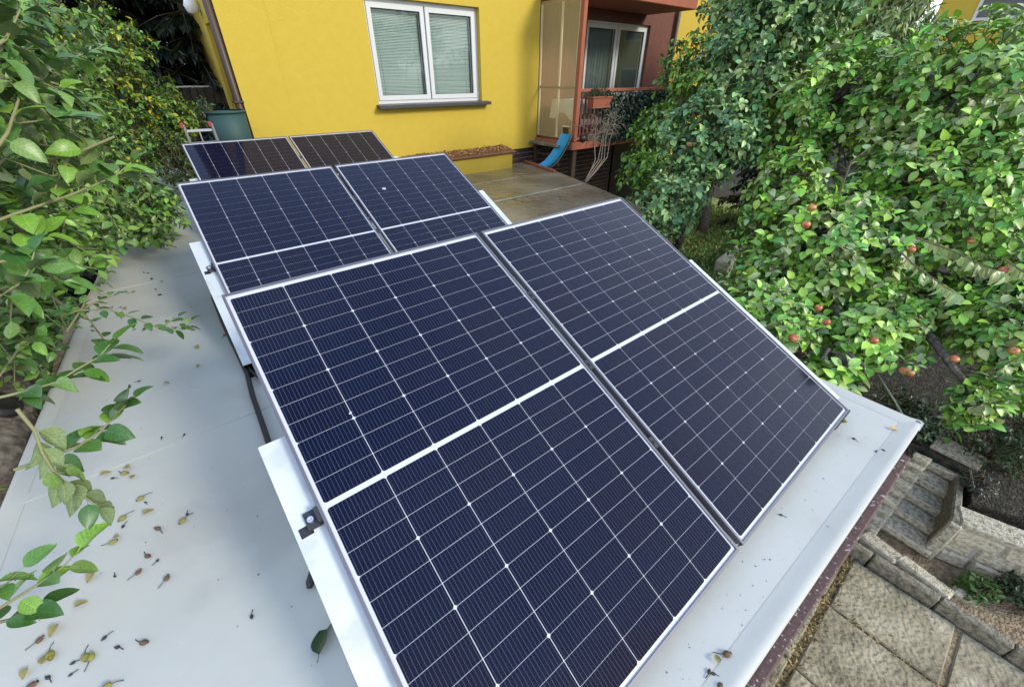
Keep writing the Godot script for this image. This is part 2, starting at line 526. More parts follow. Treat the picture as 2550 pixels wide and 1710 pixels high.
# a low plant or shrub: stems from the ground, leaves round them
func shrub(called, label, category, base, radii, n_twigs, n_leaves, leaf_len, tints, mesh, twig_len = 0.18, group = "", droop = 0.1):
	var root = thing(called, label, category, base, group)
	var inv = root.transform.affine_inverse()
	var st = begin(true)
	var c = base + Vector3(0, radii.y * 0.9, 0)
	for k in 7:
		var e = c + Vector3(rng.randfn(), absf(rng.randfn()), rng.randfn()).normalized() * radii * 0.7
		add_tube(st, limb_pts(base + Vector3(rng.randf_range(-1, 1), -0.02, rng.randf_range(-1, 1)) * radii * 0.1, e, 0.01, 3), taper(0.012, 0.004, 3), 4, false)
	var leaves = []
	grow([[c, radii, n_twigs]], twig_len, n_leaves, leaf_len, droop, tints.size(), st, leaves)
	part("stems", finish(st), M.twig, root, inv)
	place_leaves(root, leaves, mesh, tints)
	return root

# ------------------------------------------------------------------ the place
func _ready():
	rng.seed = 20240
	cam = Camera3D.new()
	cam.name = "camera"
	cam.rotation_order = EULER_ORDER_YXZ
	cam.position = Vector3(-0.0228, 1.4266, 0.1169)
	cam.rotation = Vector3(-0.58204, -0.68389, 0.00302)
	cam.fov = 80.08
	cam.near = 0.05
	cam.far = 400.0
	add_child(cam)
	cam.current = true
	var env = Environment.new()
	env.background_mode = Environment.BG_SKY
	var sky = Sky.new()
	var sm = ProceduralSkyMaterial.new()
	sm.sky_top_color = Color(0.40, 0.56, 0.80)
	sm.sky_horizon_color = Color(0.97, 0.98, 0.99)
	sm.sky_curve = 0.7
	sm.ground_bottom_color = Color(0.35, 0.36, 0.33)
	sm.ground_horizon_color = Color(0.80, 0.82, 0.83)
	sm.sky_cover = cloud_cover()
	sm.sky_cover_modulate = Color(1, 1, 1, 0.15)
	sky.sky_material = sm
	env.sky = sky
	env.tonemap_mode = Environment.TONE_MAPPER_LINEAR
	env.tonemap_exposure = 2.2
	env.sdfgi_enabled = true
	env.ssao_enabled = true
	env.ssil_enabled = true
	var we = WorldEnvironment.new()
	we.name = "world_environment"
	we.environment = env
	add_child(we)
	var sun = DirectionalLight3D.new()
	sun.name = "sun"
	sun.light_energy = 0.5
	sun.light_angular_distance = 14.0
	sun.light_color = Color(1.0, 0.97, 0.92)
	sun.shadow_enabled = true
	add_child(sun)
	sun.look_at_from_position(Vector3(3.4, 5.0, 8.0), Vector3.ZERO)
	make_materials()
	ground_and_drive()
	garage()
	panels()
	house()
	concrete_roof()
	balcony()
	yard_things()
	trees()
	litter()

func cloud_cover():
	var n = FastNoiseLite.new()
	n.seed = 5
	n.frequency = 0.012
	n.fractal_octaves = 4
	var w = 256; var h = 128
	var im = Image.create(w, h, false, Image.FORMAT_RGBA8)
	for y in h:
		for x in w:
			var a = TAU * x / w; var e = PI * (0.5 - (y + 0.5) / h)
			var v = n.get_noise_3d(cos(a) * cos(e) * 100, sin(e) * 160, sin(a) * cos(e) * 100)
			im.set_pixel(x, y, Color(0.9, 0.92, 0.95, smoothstep(-0.25, 0.35, v)))
	return ImageTexture.create_from_image(im)

func make_materials():
	M.veins = vein_tex()
	leaf_far = leaf_mesh(0.27, 0.32, 0.18, 0.88, 0.14, 1, 5)
	leaf_round = leaf_mesh(0.31, 0.28, 0.18, 0.9, 0.14, 1, 5)
	leaf_slim = leaf_mesh(0.15, 0.2, 0.2, 0.85, 0.05, 1, 3)
	leaf_near = leaf_mesh(0.30, 0.34, 0.20, 0.80, 0.17, 2, 8, 0.014)
	leaf_near2 = leaf_mesh(0.31, 0.30, 0.18, 0.9, 0.15, 2, 6, 0.010)
	var L = func(a, b, c): return Color(a, b, c)
	M.bark = grainy(ramp_tex(11, 0.03, 4, [[0.0, L.call(0.03, 0.025, 0.02)], [0.5, L.call(0.09, 0.075, 0.06)], [1.0, L.call(0.20, 0.18, 0.14)]], 256, 1.6), 2.5, 0.95, normal_tex(12, 0.04, 4, 6.0), 1.0)
	M.twig = flat(0.13, 0.10, 0.06, 0.85)
	M.twig_green = flat(0.20, 0.20, 0.09, 0.8)
	var grain = normal_tex(21, 0.12, 3, 3.0)
	# roof membrane: pale grey sheet with faint dirt
	M.membrane = grainy(ramp_tex(31, 0.006, 5, [[0.0, L.call(0.38, 0.385, 0.345)], [0.2, L.call(0.405, 0.415, 0.37)], [0.5, L.call(0.42, 0.43, 0.385)], [1.0, L.call(0.435, 0.445, 0.40)]], 512, 1.3, 0.015), 0.45, 0.6, grain, 0.03)
	M.brown_trim = grainy(ramp_tex(32, 0.05, 4, [[0.0, L.call(0.05, 0.022, 0.02)], [0.90, L.call(0.085, 0.045, 0.038)], [0.93, L.call(0.30, 0.27, 0.25)], [1.0, L.call(0.4, 0.37, 0.35)]], 256, 1.45), 3.2, 0.6)
	M.galv = grainy(ramp_tex(33, 0.012, 4, [[0.0, L.call(0.46, 0.485, 0.45)], [0.35, L.call(0.56, 0.59, 0.56)], [1.0, L.call(0.62, 0.65, 0.625)]], 256, 1.3, 0.02), 2.0, 0.42)
	M.galv.metallic = 0.2
	M.plaster = grainy(ramp_tex(34, 0.02, 5, [[0.0, L.call(0.455, 0.333, 0.036)], [0.5, L.call(0.468, 0.344, 0.039)], [1.0, L.call(0.48, 0.353, 0.043)]], 512, 1.0, 0.10), 0.5, 0.9, normal_tex(35, 0.3, 2, 2.0), 0.12)
	M.terracotta = grainy(ramp_tex(36, 0.03, 4, [[0.0, L.call(0.25, 0.075, 0.038)], [1.0, L.call(0.31, 0.098, 0.05)]], 128), 1.0, 0.8)
	M.redwall = grainy(ramp_tex(37, 0.05, 4, [[0.0, L.call(0.115, 0.044, 0.030)], [1.0, L.call(0.155, 0.060, 0.040)]], 128, 1.0, 0.05), 1.0, 0.9)
	M.concrete = grainy(ramp_tex(38, 0.008, 6, [[0.0, L.call(0.13, 0.098, 0.055)], [0.4, L.call(0.21, 0.168, 0.10)], [0.75, L.call(0.26, 0.215, 0.14)], [1.0, L.call(0.34, 0.29, 0.20)]], 512, 0.75, 0.05), 0.22, 0.6, normal_tex(39, 0.09, 4, 3.0), 0.35)
	M.concrete.roughness = 1.0
	M.concrete.roughness_texture = grey_tex(40, 0.010, 4, 0.08, 0.42, 256, 2.0)
	M.old_concrete = grainy(ramp_tex(41, 0.008, 6, [[0.0, L.call(0.10, 0.086, 0.05)], [0.25, L.call(0.23, 0.20, 0.125)], [0.7, L.call(0.33, 0.29, 0.19)], [1.0, L.call(0.45, 0.40, 0.28)]], 512, 1.0, 0.20), 0.4, 0.95, normal_tex(42, 0.16, 3, 4.0), 0.5)
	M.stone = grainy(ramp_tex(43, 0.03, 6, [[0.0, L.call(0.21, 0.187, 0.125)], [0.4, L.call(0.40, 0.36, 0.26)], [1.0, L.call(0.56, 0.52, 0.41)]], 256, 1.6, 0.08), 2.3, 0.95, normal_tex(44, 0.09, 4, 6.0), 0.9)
	M.stone_pale = grainy(ramp_tex(45, 0.03, 6, [[0.0, L.call(0.26, 0.23, 0.15)], [0.4, L.call(0.47, 0.42, 0.29)], [1.0, L.call(0.62, 0.57, 0.43)]], 256, 1.6, 0.08), 2.3, 0.95, normal_tex(46, 0.09, 4, 6.0), 0.9)
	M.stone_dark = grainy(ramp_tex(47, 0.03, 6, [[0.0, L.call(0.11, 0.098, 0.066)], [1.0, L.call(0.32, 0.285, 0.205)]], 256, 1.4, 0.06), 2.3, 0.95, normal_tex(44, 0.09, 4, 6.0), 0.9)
	M.soil = grainy(ramp_tex(48, 0.04, 6, [[0.0, L.call(0.012, 0.012, 0.007)], [0.5, L.call(0.030, 0.027, 0.016)], [1.0, L.call(0.075, 0.06, 0.035)]], 256, 1.6, 0.12), 1.0, 1.0, normal_tex(49, 0.12, 4, 8.0), 1.0)
	M.sand = grainy(ramp_tex(50, 0.04, 6, [[0.0, L.call(0.17, 0.12, 0.07)], [1.0, L.call(0.36, 0.27, 0.16)]], 256, 1.5, 0.12), 1.0, 1.0, normal_tex(49, 0.12, 4, 8.0), 0.7)
	M.lawn = grainy(ramp_tex(51, 0.03, 5, [[0.0, L.call(0.06, 0.11, 0.025)], [0.55, L.call(0.15, 0.21, 0.05)], [1.0, L.call(0.34, 0.30, 0.12)]], 256, 1.5, 0.12), 0.8, 1.0)
	M.land = grainy(ramp_tex(52, 0.03, 5, [[0.0, L.call(0.02, 0.03, 0.012)], [1.0, L.call(0.07, 0.075, 0.035)]], 256, 1.4, 0.1), 0.4, 1.0)
	M.white = flat(0.74, 0.75, 0.74, 0.35)
	M.white_pvc = flat(0.54, 0.56, 0.56, 0.3)
	M.dark_sill = flat(0.065, 0.065, 0.07, 0.45, 0.3)
	M.brown_metal = flat(0.055, 0.035, 0.025, 0.5, 0.2)
	M.black = flat(0.012, 0.012, 0.013, 0.5)
	M.dark_metal = flat(0.05, 0.05, 0.055, 0.45, 0.6)
	M.alu = flat(0.55, 0.56, 0.57, 0.38, 0.85)
	M.frame = flat(0.13, 0.13, 0.15, 0.5, 0.4)
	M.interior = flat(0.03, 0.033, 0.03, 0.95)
	M.wood = grainy(ramp_tex(53, 0.02, 5, [[0.0, L.call(0.09, 0.075, 0.055)], [1.0, L.call(0.26, 0.22, 0.16)]], 128, 1.4), 2.0, 0.9)
	M.mortar = flat(0.34, 0.32, 0.28, 0.95)
	M.mortar_dark = flat(0.26, 0.245, 0.21, 0.95)
	M.bricks = []
	for c in [[0.045, 0.022, 0.018], [0.06, 0.028, 0.022], [0.032, 0.018, 0.016]]:
		M.bricks.append(flat(c[0], c[1], c[2], 0.75))
	M.rust = grainy(ramp_tex(54, 0.05, 4, [[0.0, L.call(0.10, 0.04, 0.02)], [1.0, L.call(0.26, 0.12, 0.05)]], 128, 1.5, 0.1), 2.0, 0.9)
	M.concrete_pale = grainy(ramp_tex(55, 0.03, 5, [[0.0, L.call(0.24, 0.20, 0.13)], [1.0, L.call(0.46, 0.40, 0.28)]], 128, 1.4, 0.05), 1.2, 0.7)
	M.dropping = flat(0.42, 0.45, 0.50, 0.8)
	M.cream = flat(0.62, 0.56, 0.40, 0.6)
	M.cloth = flat(0.62, 0.58, 0.46, 0.9)
	M.pot = flat(0.27, 0.082, 0.038, 0.7)
	M.net = flat(0.010, 0.022, 0.013, 0.95)
	M.blue = flat(0.012, 0.27, 0.50, 0.35)
	M.bare = flat(0.20, 0.165, 0.125, 0.9)
	M.teal = flat(0.016, 0.055, 0.052, 0.65)
	M.water = flat(0.01, 0.015, 0.012, 0.05)
	M.red_cap = flat(0.35, 0.05, 0.05, 0.6)
	M.fence = grainy(ramp_tex(56, 0.03, 4, [[0.0, L.call(0.02, 0.015, 0.012)], [1.0, L.call(0.06, 0.045, 0.035)]], 128), 1.5, 0.95)
	M.pane_dark = flat(0.02, 0.025, 0.03, 0.08)
	M.apple = grainy(ramp_tex(57, 0.012, 3, [[0.0, L.call(0.38, 0.045, 0.025)], [0.5, L.call(0.42, 0.12, 0.05)], [1.0, L.call(0.40, 0.31, 0.08)]], 128, 2.2), 9.0, 0.4)
	var sc = StandardMaterial3D.new()   # translucent plastic sheet
	sc.transparency = BaseMaterial3D.TRANSPARENCY_ALPHA
	sc.albedo_color = Color(lin(0.62, 0.52, 0.27), 0.36)
	sc.roughness = 0.24
	M.screen = sc
	var g = StandardMaterial3D.new()   # window glass
	g.transparency = BaseMaterial3D.TRANSPARENCY_ALPHA
	g.albedo_color = Color(0.75, 0.88, 0.82, 0.06)
	g.roughness = 0.02
	M.glass = g
	var s = StandardMaterial3D.new()   # coated glass of the panels
	s.transparency = BaseMaterial3D.TRANSPARENCY_ALPHA
	s.albedo_color = Color(0.5, 0.55, 0.7, 0.003)
	s.roughness = 0.05
	s.metallic_specular = 0.20
	M.solar_glass = s

# ------------------------------------------------------------------ ground, driveway, stairs
func ground_and_drive():
	structure("ground", slab_mesh([Vector2(-150, -150), Vector2(150, -150), Vector2(150, 150), Vector2(-150, 150)], DRIVE - 0.5, DRIVE - 0.06), M.land)
	# driveway: bed with slabs on it
	structure("driveway_bed", box_mesh(Vector3(-4, DRIVE - 0.06, -1.0), Vector3(4.26, DRIVE - 0.035, 6)), M.sand)
	var pave = Node3D.new()
	pave.name = "pavement"
	pave.set_meta("kind", "structure")
	add_child(pave)
	var xs = [-2.78, -1.99, -1.2, -0.41, 0.38, 1.17, 1.96, 2.75, 3.54, 4.26]
	for i in xs.size() - 1:
		var w = xs[i + 1] - xs[i] - 0.022
		var cx = (xs[i] + xs[i + 1]) * 0.5
		var s0 = part("slab", bevel_box(Vector3(w, 0.08, 0.70), 0.012, 0.006), M.old_concrete, pave, turned(Vector3(cx + 0.03, DRIVE - 0.04 + rng.randf_range(-0.004, 0.004), 0.165), rng.randf_range(-0.008, 0.008)))
		var s1 = part("slab", bevel_box(Vector3(w, 0.08, 0.80), 0.012, 0.006), M.old_concrete, pave, turned(Vector3(cx, DRIVE - 0.04 + rng.randf_range(-0.006, 0.004), 0.97), rng.randf_range(-0.006, 0.006)))
		part("slab", bevel_box(Vector3(w, 0.08, 1.1), 0.012, 0.006), M.old_concrete, pave, turned(Vector3(cx, DRIVE - 0.055, 1.97), rng.randf_range(-0.006, 0.006)))
	# dry grass in the wide joint
	dry_joint()
	# kerb stones between drive and bed
	var kz = -0.4
	var kn = 0
	while kz < 4.0:
		var kl = rng.randf_range(0.48, 0.54)
		single("kerb_stone", bevel_box(Vector3(0.09, 0.24, kl - 0.012), 0.012, 0.004), M.stone_dark, "grey driveway kerb stone, %s counted from the garage" % ["first", "second", "third", "fourth", "fifth", "sixth", "seventh", "eighth", "ninth", "tenth", "eleventh"][kn], "kerb", at(4.325 + rng.randf_range(-0.006, 0.006), DRIVE + 0.0, kz + kl * 0.5), "kerb stones along the driveway")
		kz += kl
		kn += 1
	structure("planting_bed", box_mesh(Vector3(4.37, DRIVE - 0.05, -1.5), Vector3(6.2, DRIVE + 0.005, 6)), M.sand)
	# loose slabs of stone laid on the bed
	single("flat_stone", bevel_box(Vector3(0.15, 0.09, 0.34), 0.02, 0.012), M.stone_pale, "rough pale stone lying behind the kerb nearest the garage", "stone", turned(Vector3(4.55, DRIVE + 0.04, 0.69), -0.25), "loose stones behind the kerb")
	single("flat_stone", bevel_box(Vector3(0.15, 0.10, 0.44), 0.02, 0.014), M.stone_pale, "longer rough pale stone lying behind the kerb", "stone", turned(Vector3(4.52, DRIVE + 0.04, 1.06), -0.2), "loose stones behind the kerb")
	single("flat_stone", bevel_box(Vector3(0.12, 0.09, 0.2), 0.02, 0.014), M.stone_pale, "small rough stone lying beside the leafy bed plant", "stone", turned(Vector3(4.62, DRIVE + 0.035, 1.36), 0.3), "loose stones behind the kerb")
	# terrace
	structure("terrace_soil", slab_mesh([Vector2(5.72, 1.0), Vector2(5.25, 1.07), Vector2(5.75, 2.2), Vector2(6.8, 5), Vector2(40, 5), Vector2(40, -30), Vector2(5.0, -30), Vector2(5.0, 0.5), Vector2(5.72, 0.55)], DRIVE - 0.3, GARDEN), M.soil)
	structure("garden_path", slab_mesh([Vector2(3.2, 0.1), Vector2(5.0, 0.1), Vector2(5.0, -3), Vector2(3.2, -3)], DRIVE - 0.2, GARDEN - 0.08), M.soil)
	structure("lawn", slab_mesh([Vector2(7.2, -2.2), Vector2(14, -2.6), Vector2(15, -7.5), Vector2(7.2, -7.5)], GARDEN - 0.1, GARDEN + 0.02), M.lawn)
	lawn_grass()
	stairs()

func dry_joint():
	var leaves = []
	var mm = MultiMesh.new()
	mm.transform_format = MultiMesh.TRANSFORM_3D
	mm.use_colors = true
	mm.mesh = leaf_slim
	mm.instance_count = 1500
	for k in 1500:
		var p = Vector3(rng.randf_range(1.0, 4.25), DRIVE - 0.03, 0.545 + rng.randfn() * 0.03)
		if k % 4 == 0:
			var j = [1.96, 2.75, 3.54][rng.randi() % 3]
			p = Vector3(j + rng.randfn() * 0.012, DRIVE - 0.03, rng.randf_range(-0.1, 1.4))
		mm.set_instance_transform(k, leaf_at(p, Vector3(rng.randfn(), rng.randf_range(0.3, 1.2), rng.randfn()), Vector3.UP + rv(0.4), rng.randf_range(0.03, 0.075)))
		var f = rng.randf_range(0.6, 1.2)
		mm.set_instance_color(k, Color(0.30 * f, 0.22 * f, 0.09 * f))
	var mi = MultiMeshInstance3D.new()
	mi.name = "dry_grass"
	mi.multimesh = mm
	var m = flat(1, 1, 1, 0.9)
	m.vertex_color_use_as_albedo = true
	mi.material_override = m
	add_child(mi)
	tag(mi, "straw coloured dry grass growing in the joints of the driveway slabs", "grass", "", "stuff")

func lawn_grass():
	var mm = MultiMesh.new()
	mm.transform_format = MultiMesh.TRANSFORM_3D
	mm.use_colors = true
	mm.mesh = leaf_slim
	mm.instance_count = 14000
	for k in 14000:
		var p = Vector3(rng.randf_range(7.4, 13.8), GARDEN + 0.01, rng.randf_range(-7.0, -2.7))
		mm.set_instance_transform(k, leaf_at(p, Vector3(rng.randfn() * 0.6, 1.0, rng.randfn() * 0.6), rv(1.0), rng.randf_range(0.06, 0.15)))
		var f = rng.randf_range(0.6, 1.2)
		var d = rng.randf() < 0.25
		mm.set_instance_color(k, Color(0.34 * f, 0.30 * f, 0.10 * f) if d else Color(0.15 * f, 0.26 * f, 0.05 * f))
	var mi = MultiMeshInstance3D.new()
	mi.name = "grass"
	mi.multimesh = mm
	var m = flat(1, 1, 1, 0.9)
	m.vertex_color_use_as_albedo = true
	mi.material_override = m
	add_child(mi)
	tag(mi, "short green grass of the lawn between the trees", "grass", "", "stuff")

func stairs():
	var t = thing("garden_stairs", "weathered concrete garden stairs climbing past the stone retaining wall", "stairs", Vector3(4.8, DRIVE, 0.84))
	for k in 6:
		var x = 4.80 + 0.21 * k - 4.8
		var y = 0.14 + 0.10 * k
		part("step", bevel_box(Vector3(0.30, 0.09, 0.43), 0.012, 0.006), M.stone, t, turned(Vector3(x + 0.15, y - 0.045, 0.0), -0.10 + rng.randf_range(-0.02, 0.02)))
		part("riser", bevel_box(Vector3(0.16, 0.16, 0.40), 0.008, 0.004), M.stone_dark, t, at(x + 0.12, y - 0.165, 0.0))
	# edging of small blocks on the near side of the flight
	var w = thing("stair_edging", "row of small sandy blocks edging the garden stairs beside the garage", "edging", Vector3(4.7, DRIVE, 0.54))
	for k in 9:
		part("block", bevel_box(Vector3(0.105, 0.14, 0.15), 0.012, 0.008), [M.stone_pale, M.stone, M.stone_pale][k % 3], w, turned(Vector3(0.0 + 0.112 * k, 0.05 + 0.062 * k, 0.015 + 0.006 * k), -0.12 + rng.randf_range(-0.04, 0.04)))
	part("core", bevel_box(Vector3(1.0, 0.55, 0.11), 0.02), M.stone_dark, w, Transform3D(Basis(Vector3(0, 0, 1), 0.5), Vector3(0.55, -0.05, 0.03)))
	# retaining wall: courses of rough blocks under a concrete cap
	var r = thing("retaining_wall", "low retaining wall of rough pale stone blocks with concrete cap", "wall", Vector3(4.9, DRIVE, 1.07))
	var ang = -atan2(0.30, 1.1)
	var b = Basis(Vector3.UP, -ang)
	b = Basis(Vector3.UP, 0.26)
	for row in 3:
		var z = 0.0 - (0.12 if row % 2 else 0.0)
		while z < 2.6:
			var l = rng.randf_range(0.24, 0.36)
			var z0 = maxf(z, 0.0)
			var l2 = z + l - z0
			if l2 > 0.06:
				part("stone_block", bevel_box(Vector3(0.20, 0.165, l2 - 0.012), 0.022, 0.012), [M.stone_pale, M.stone_pale, M.stone][rng.randi() % 3], r, Transform3D(b, b * Vector3(0.10 + rng.randf_range(-0.012, 0.012), 0.085 + row * 0.17, z0 + l2 * 0.5)))
			z += l
	part("mortar", box_mesh(Vector3(0.03, 0.0, 0.01), Vector3(0.19, 0.51, 2.6)), M.mortar, r, Transform3D(b, Vector3.ZERO))
	for k in 3:
		part("cap", bevel_box(Vector3(0.25, 0.075, 0.84), 0.012, 0.004), M.stone, r, Transform3D(b, b * Vector3(0.115, 0.555, 0.40 + 0.85 * k)))
	# cheek of the flight
	var c = thing("stair_cheek", "sloping concrete cheek slab at the right side of the garden stairs", "wall", Vector3(4.9, DRIVE, 1.05))
	part("slab", bevel_box(Vector3(0.11, 0.55, 0.10), 0.015, 0.004), M.stone, c, at(-0.02, 0.28, -0.02))
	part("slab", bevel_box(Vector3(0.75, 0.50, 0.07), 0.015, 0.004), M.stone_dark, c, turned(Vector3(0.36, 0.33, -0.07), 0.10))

# ------------------------------------------------------------------ garage
func garage():
	var t = thing("garage", "flat roofed garage with pale grey membrane roof and brown edge trim", "garage", Vector3(0, DRIVE, 0))
	var up = -DRIVE
	var L = func(x, y, z): return Vector3(x, y + up, z)
	var outline = [Vector2(-1.17, 0.115), Vector2(2.55, 0.25), Vector2(2.57, -7.62), Vector2(1.24, -7.62), Vector2(1.24, -11.6), Vector2(-0.12, -11.6)]
	part("roof_membrane", slab_mesh(outline, ROOF + up - 0.04, ROOF + up), M.membrane, t)
	# rolled rim along the front and the two long edges
	var rim = func(a, b):
		var st = begin(true)
		var dir = (b - a).normalized()
		var out = Vector3(-dir.z, 0, dir.x)
		var prof = [[-0.060, 0.001], [-0.040, 0.004], [-0.012, 0.012], [0.008, 0.012], [0.016, 0.002], [0.016, -0.035]]
		for k in prof.size() - 1:
			var p = prof[k]; var q = prof[k + 1]
			quad(st, a + out * p[0] + Vector3(0, p[1], 0), b + out * p[0] + Vector3(0, p[1], 0), b + out * q[0] + Vector3(0, q[1], 0), a + out * q[0] + Vector3(0, q[1], 0))
		part("roof_rim", finish(st), M.membrane, t)
	rim.call(L.call(-1.19, ROOF, 0.115), L.call(2.57, ROOF, 0.25))
	rim.call(L.call(2.552, ROOF, 0.268), L.call(2.572, ROOF, -7.62))
	rim.call(L.call(-0.122, ROOF, -11.6), L.call(-1.172, ROOF, 0.132))
	# membrane seams
	for z in [-2.02, -4.35, -6.6]:
		part("membrane_seam", box_mesh(L.call(-0.98 - (z + 2.0) * 0.09, ROOF, z), L.call(2.48, ROOF + 0.003, z + 0.05)), M.membrane, t)
	part("edge_trim", bevel_box(Vector3(3.40, 0.12, 0.07), 0.006), M.brown_trim, t, turned(L.call(0.62, -0.165, 0.196), -0.0363))
	var st = begin()
	add_box(st, L.call(-0.95, -2.86, -0.2), L.call(2.4, -0.1, 0.0))
	add_box(st, L.call(2.2, -2.86, -7.6), L.call(2.4, -0.1, -0.1))
	add_box(st, L.call(-0.95, -2.86, -4.0), L.call(-0.75, -0.1, -0.1))
	add_box(st, L.call(-0.4, -2.86, -11.4), L.call(-0.2, -0.1, -4.0))
	add_box(st, L.call(-0.2, -2.86, -11.4), L.call(1.2, -0.1, -11.2))
	part("wall", finish(st), M.old_concrete, t)
	# rafter ends of the galvanised gutter bracket at the corner
	part("corner_bracket", bevel_box(Vector3(0.03, 0.10, 0.03), 0.006), M.galv, t, at(2.40, up - 0.15, 0.21))
	# thin wire from the roof corner into the garden
	single("stay_wire", tube_mesh([Vector3(2.50, -0.09, 0.25), Vector3(3.2, -0.35, 0.13), Vector3(4.4, -0.8, -0.1), Vector3(5.6, -1.3, -0.35)], 0.006, 5), M.alu, "thin grey wire running from the roof corner into the garden", "wire")

# ------------------------------------------------------------------ solar panels
func cell_tex():
	var w = 1024; var h = 32
	var im = Image.create(w, h, true, Image.FORMAT_RGB8)
	var n = noise_image(91, 0.02, 3, 256)
	for y in h:
		for x in w:
			var f = fposmod((x + 0.5) / w * 15.0, 1.0)
			var line = 1.0 if absf(f - 0.5) < 0.034 else 0.0
			var v = 0.9 + 0.2 * n.get_pixel(x % 256, y).r
			var c = Color(0.0022 * v, 0.0027 * v, 0.0125 * v).lerp(Color(0.08, 0.09, 0.14), line)
			im.set_pixel(x, y, c.linear_to_srgb())
	im.generate_mipmaps()
	return ImageTexture.create_from_image(im)

func cell_mesh(w, l, chamfer_top, chamfer_low):
	# octagon-like outline in the panel plane; z grows towards the low edge
	var c = 0.0052
	var pts = []
	var ct = c if chamfer_top else 0.0008
	var cl = c if chamfer_low else 0.0008
	pts = [Vector2(-w / 2 + ct, -l / 2), Vector2(w / 2 - ct, -l / 2), Vector2(w / 2, -l / 2 + ct), Vector2(w / 2, l / 2 - cl), Vector2(w / 2 - cl, l / 2), Vector2(-w / 2 + cl, l / 2), Vector2(-w / 2, l / 2 - cl), Vector2(-w / 2, -l / 2 + ct)]
	var st = begin()
	var put = func(q, y):
		st.set_uv(Vector2(q.x / w + 0.5, q.y / l + 0.5)); st.add_vertex(Vector3(q.x, y, q.y))
	for k in range(1, 7):
		put.call(pts[0], 0.0008); put.call(pts[k], 0.0008); put.call(pts[k + 1], 0.0008)
	for k in 8:
		var a = pts[k]; var b = pts[(k + 1) % 8]
		put.call(a, 0.0008); put.call(a, 0.0); put.call(b, 0.0)
		put.call(a, 0.0008); put.call(b, 0.0); put.call(b, 0.0008)
	st.generate_normals()
	return st.commit()

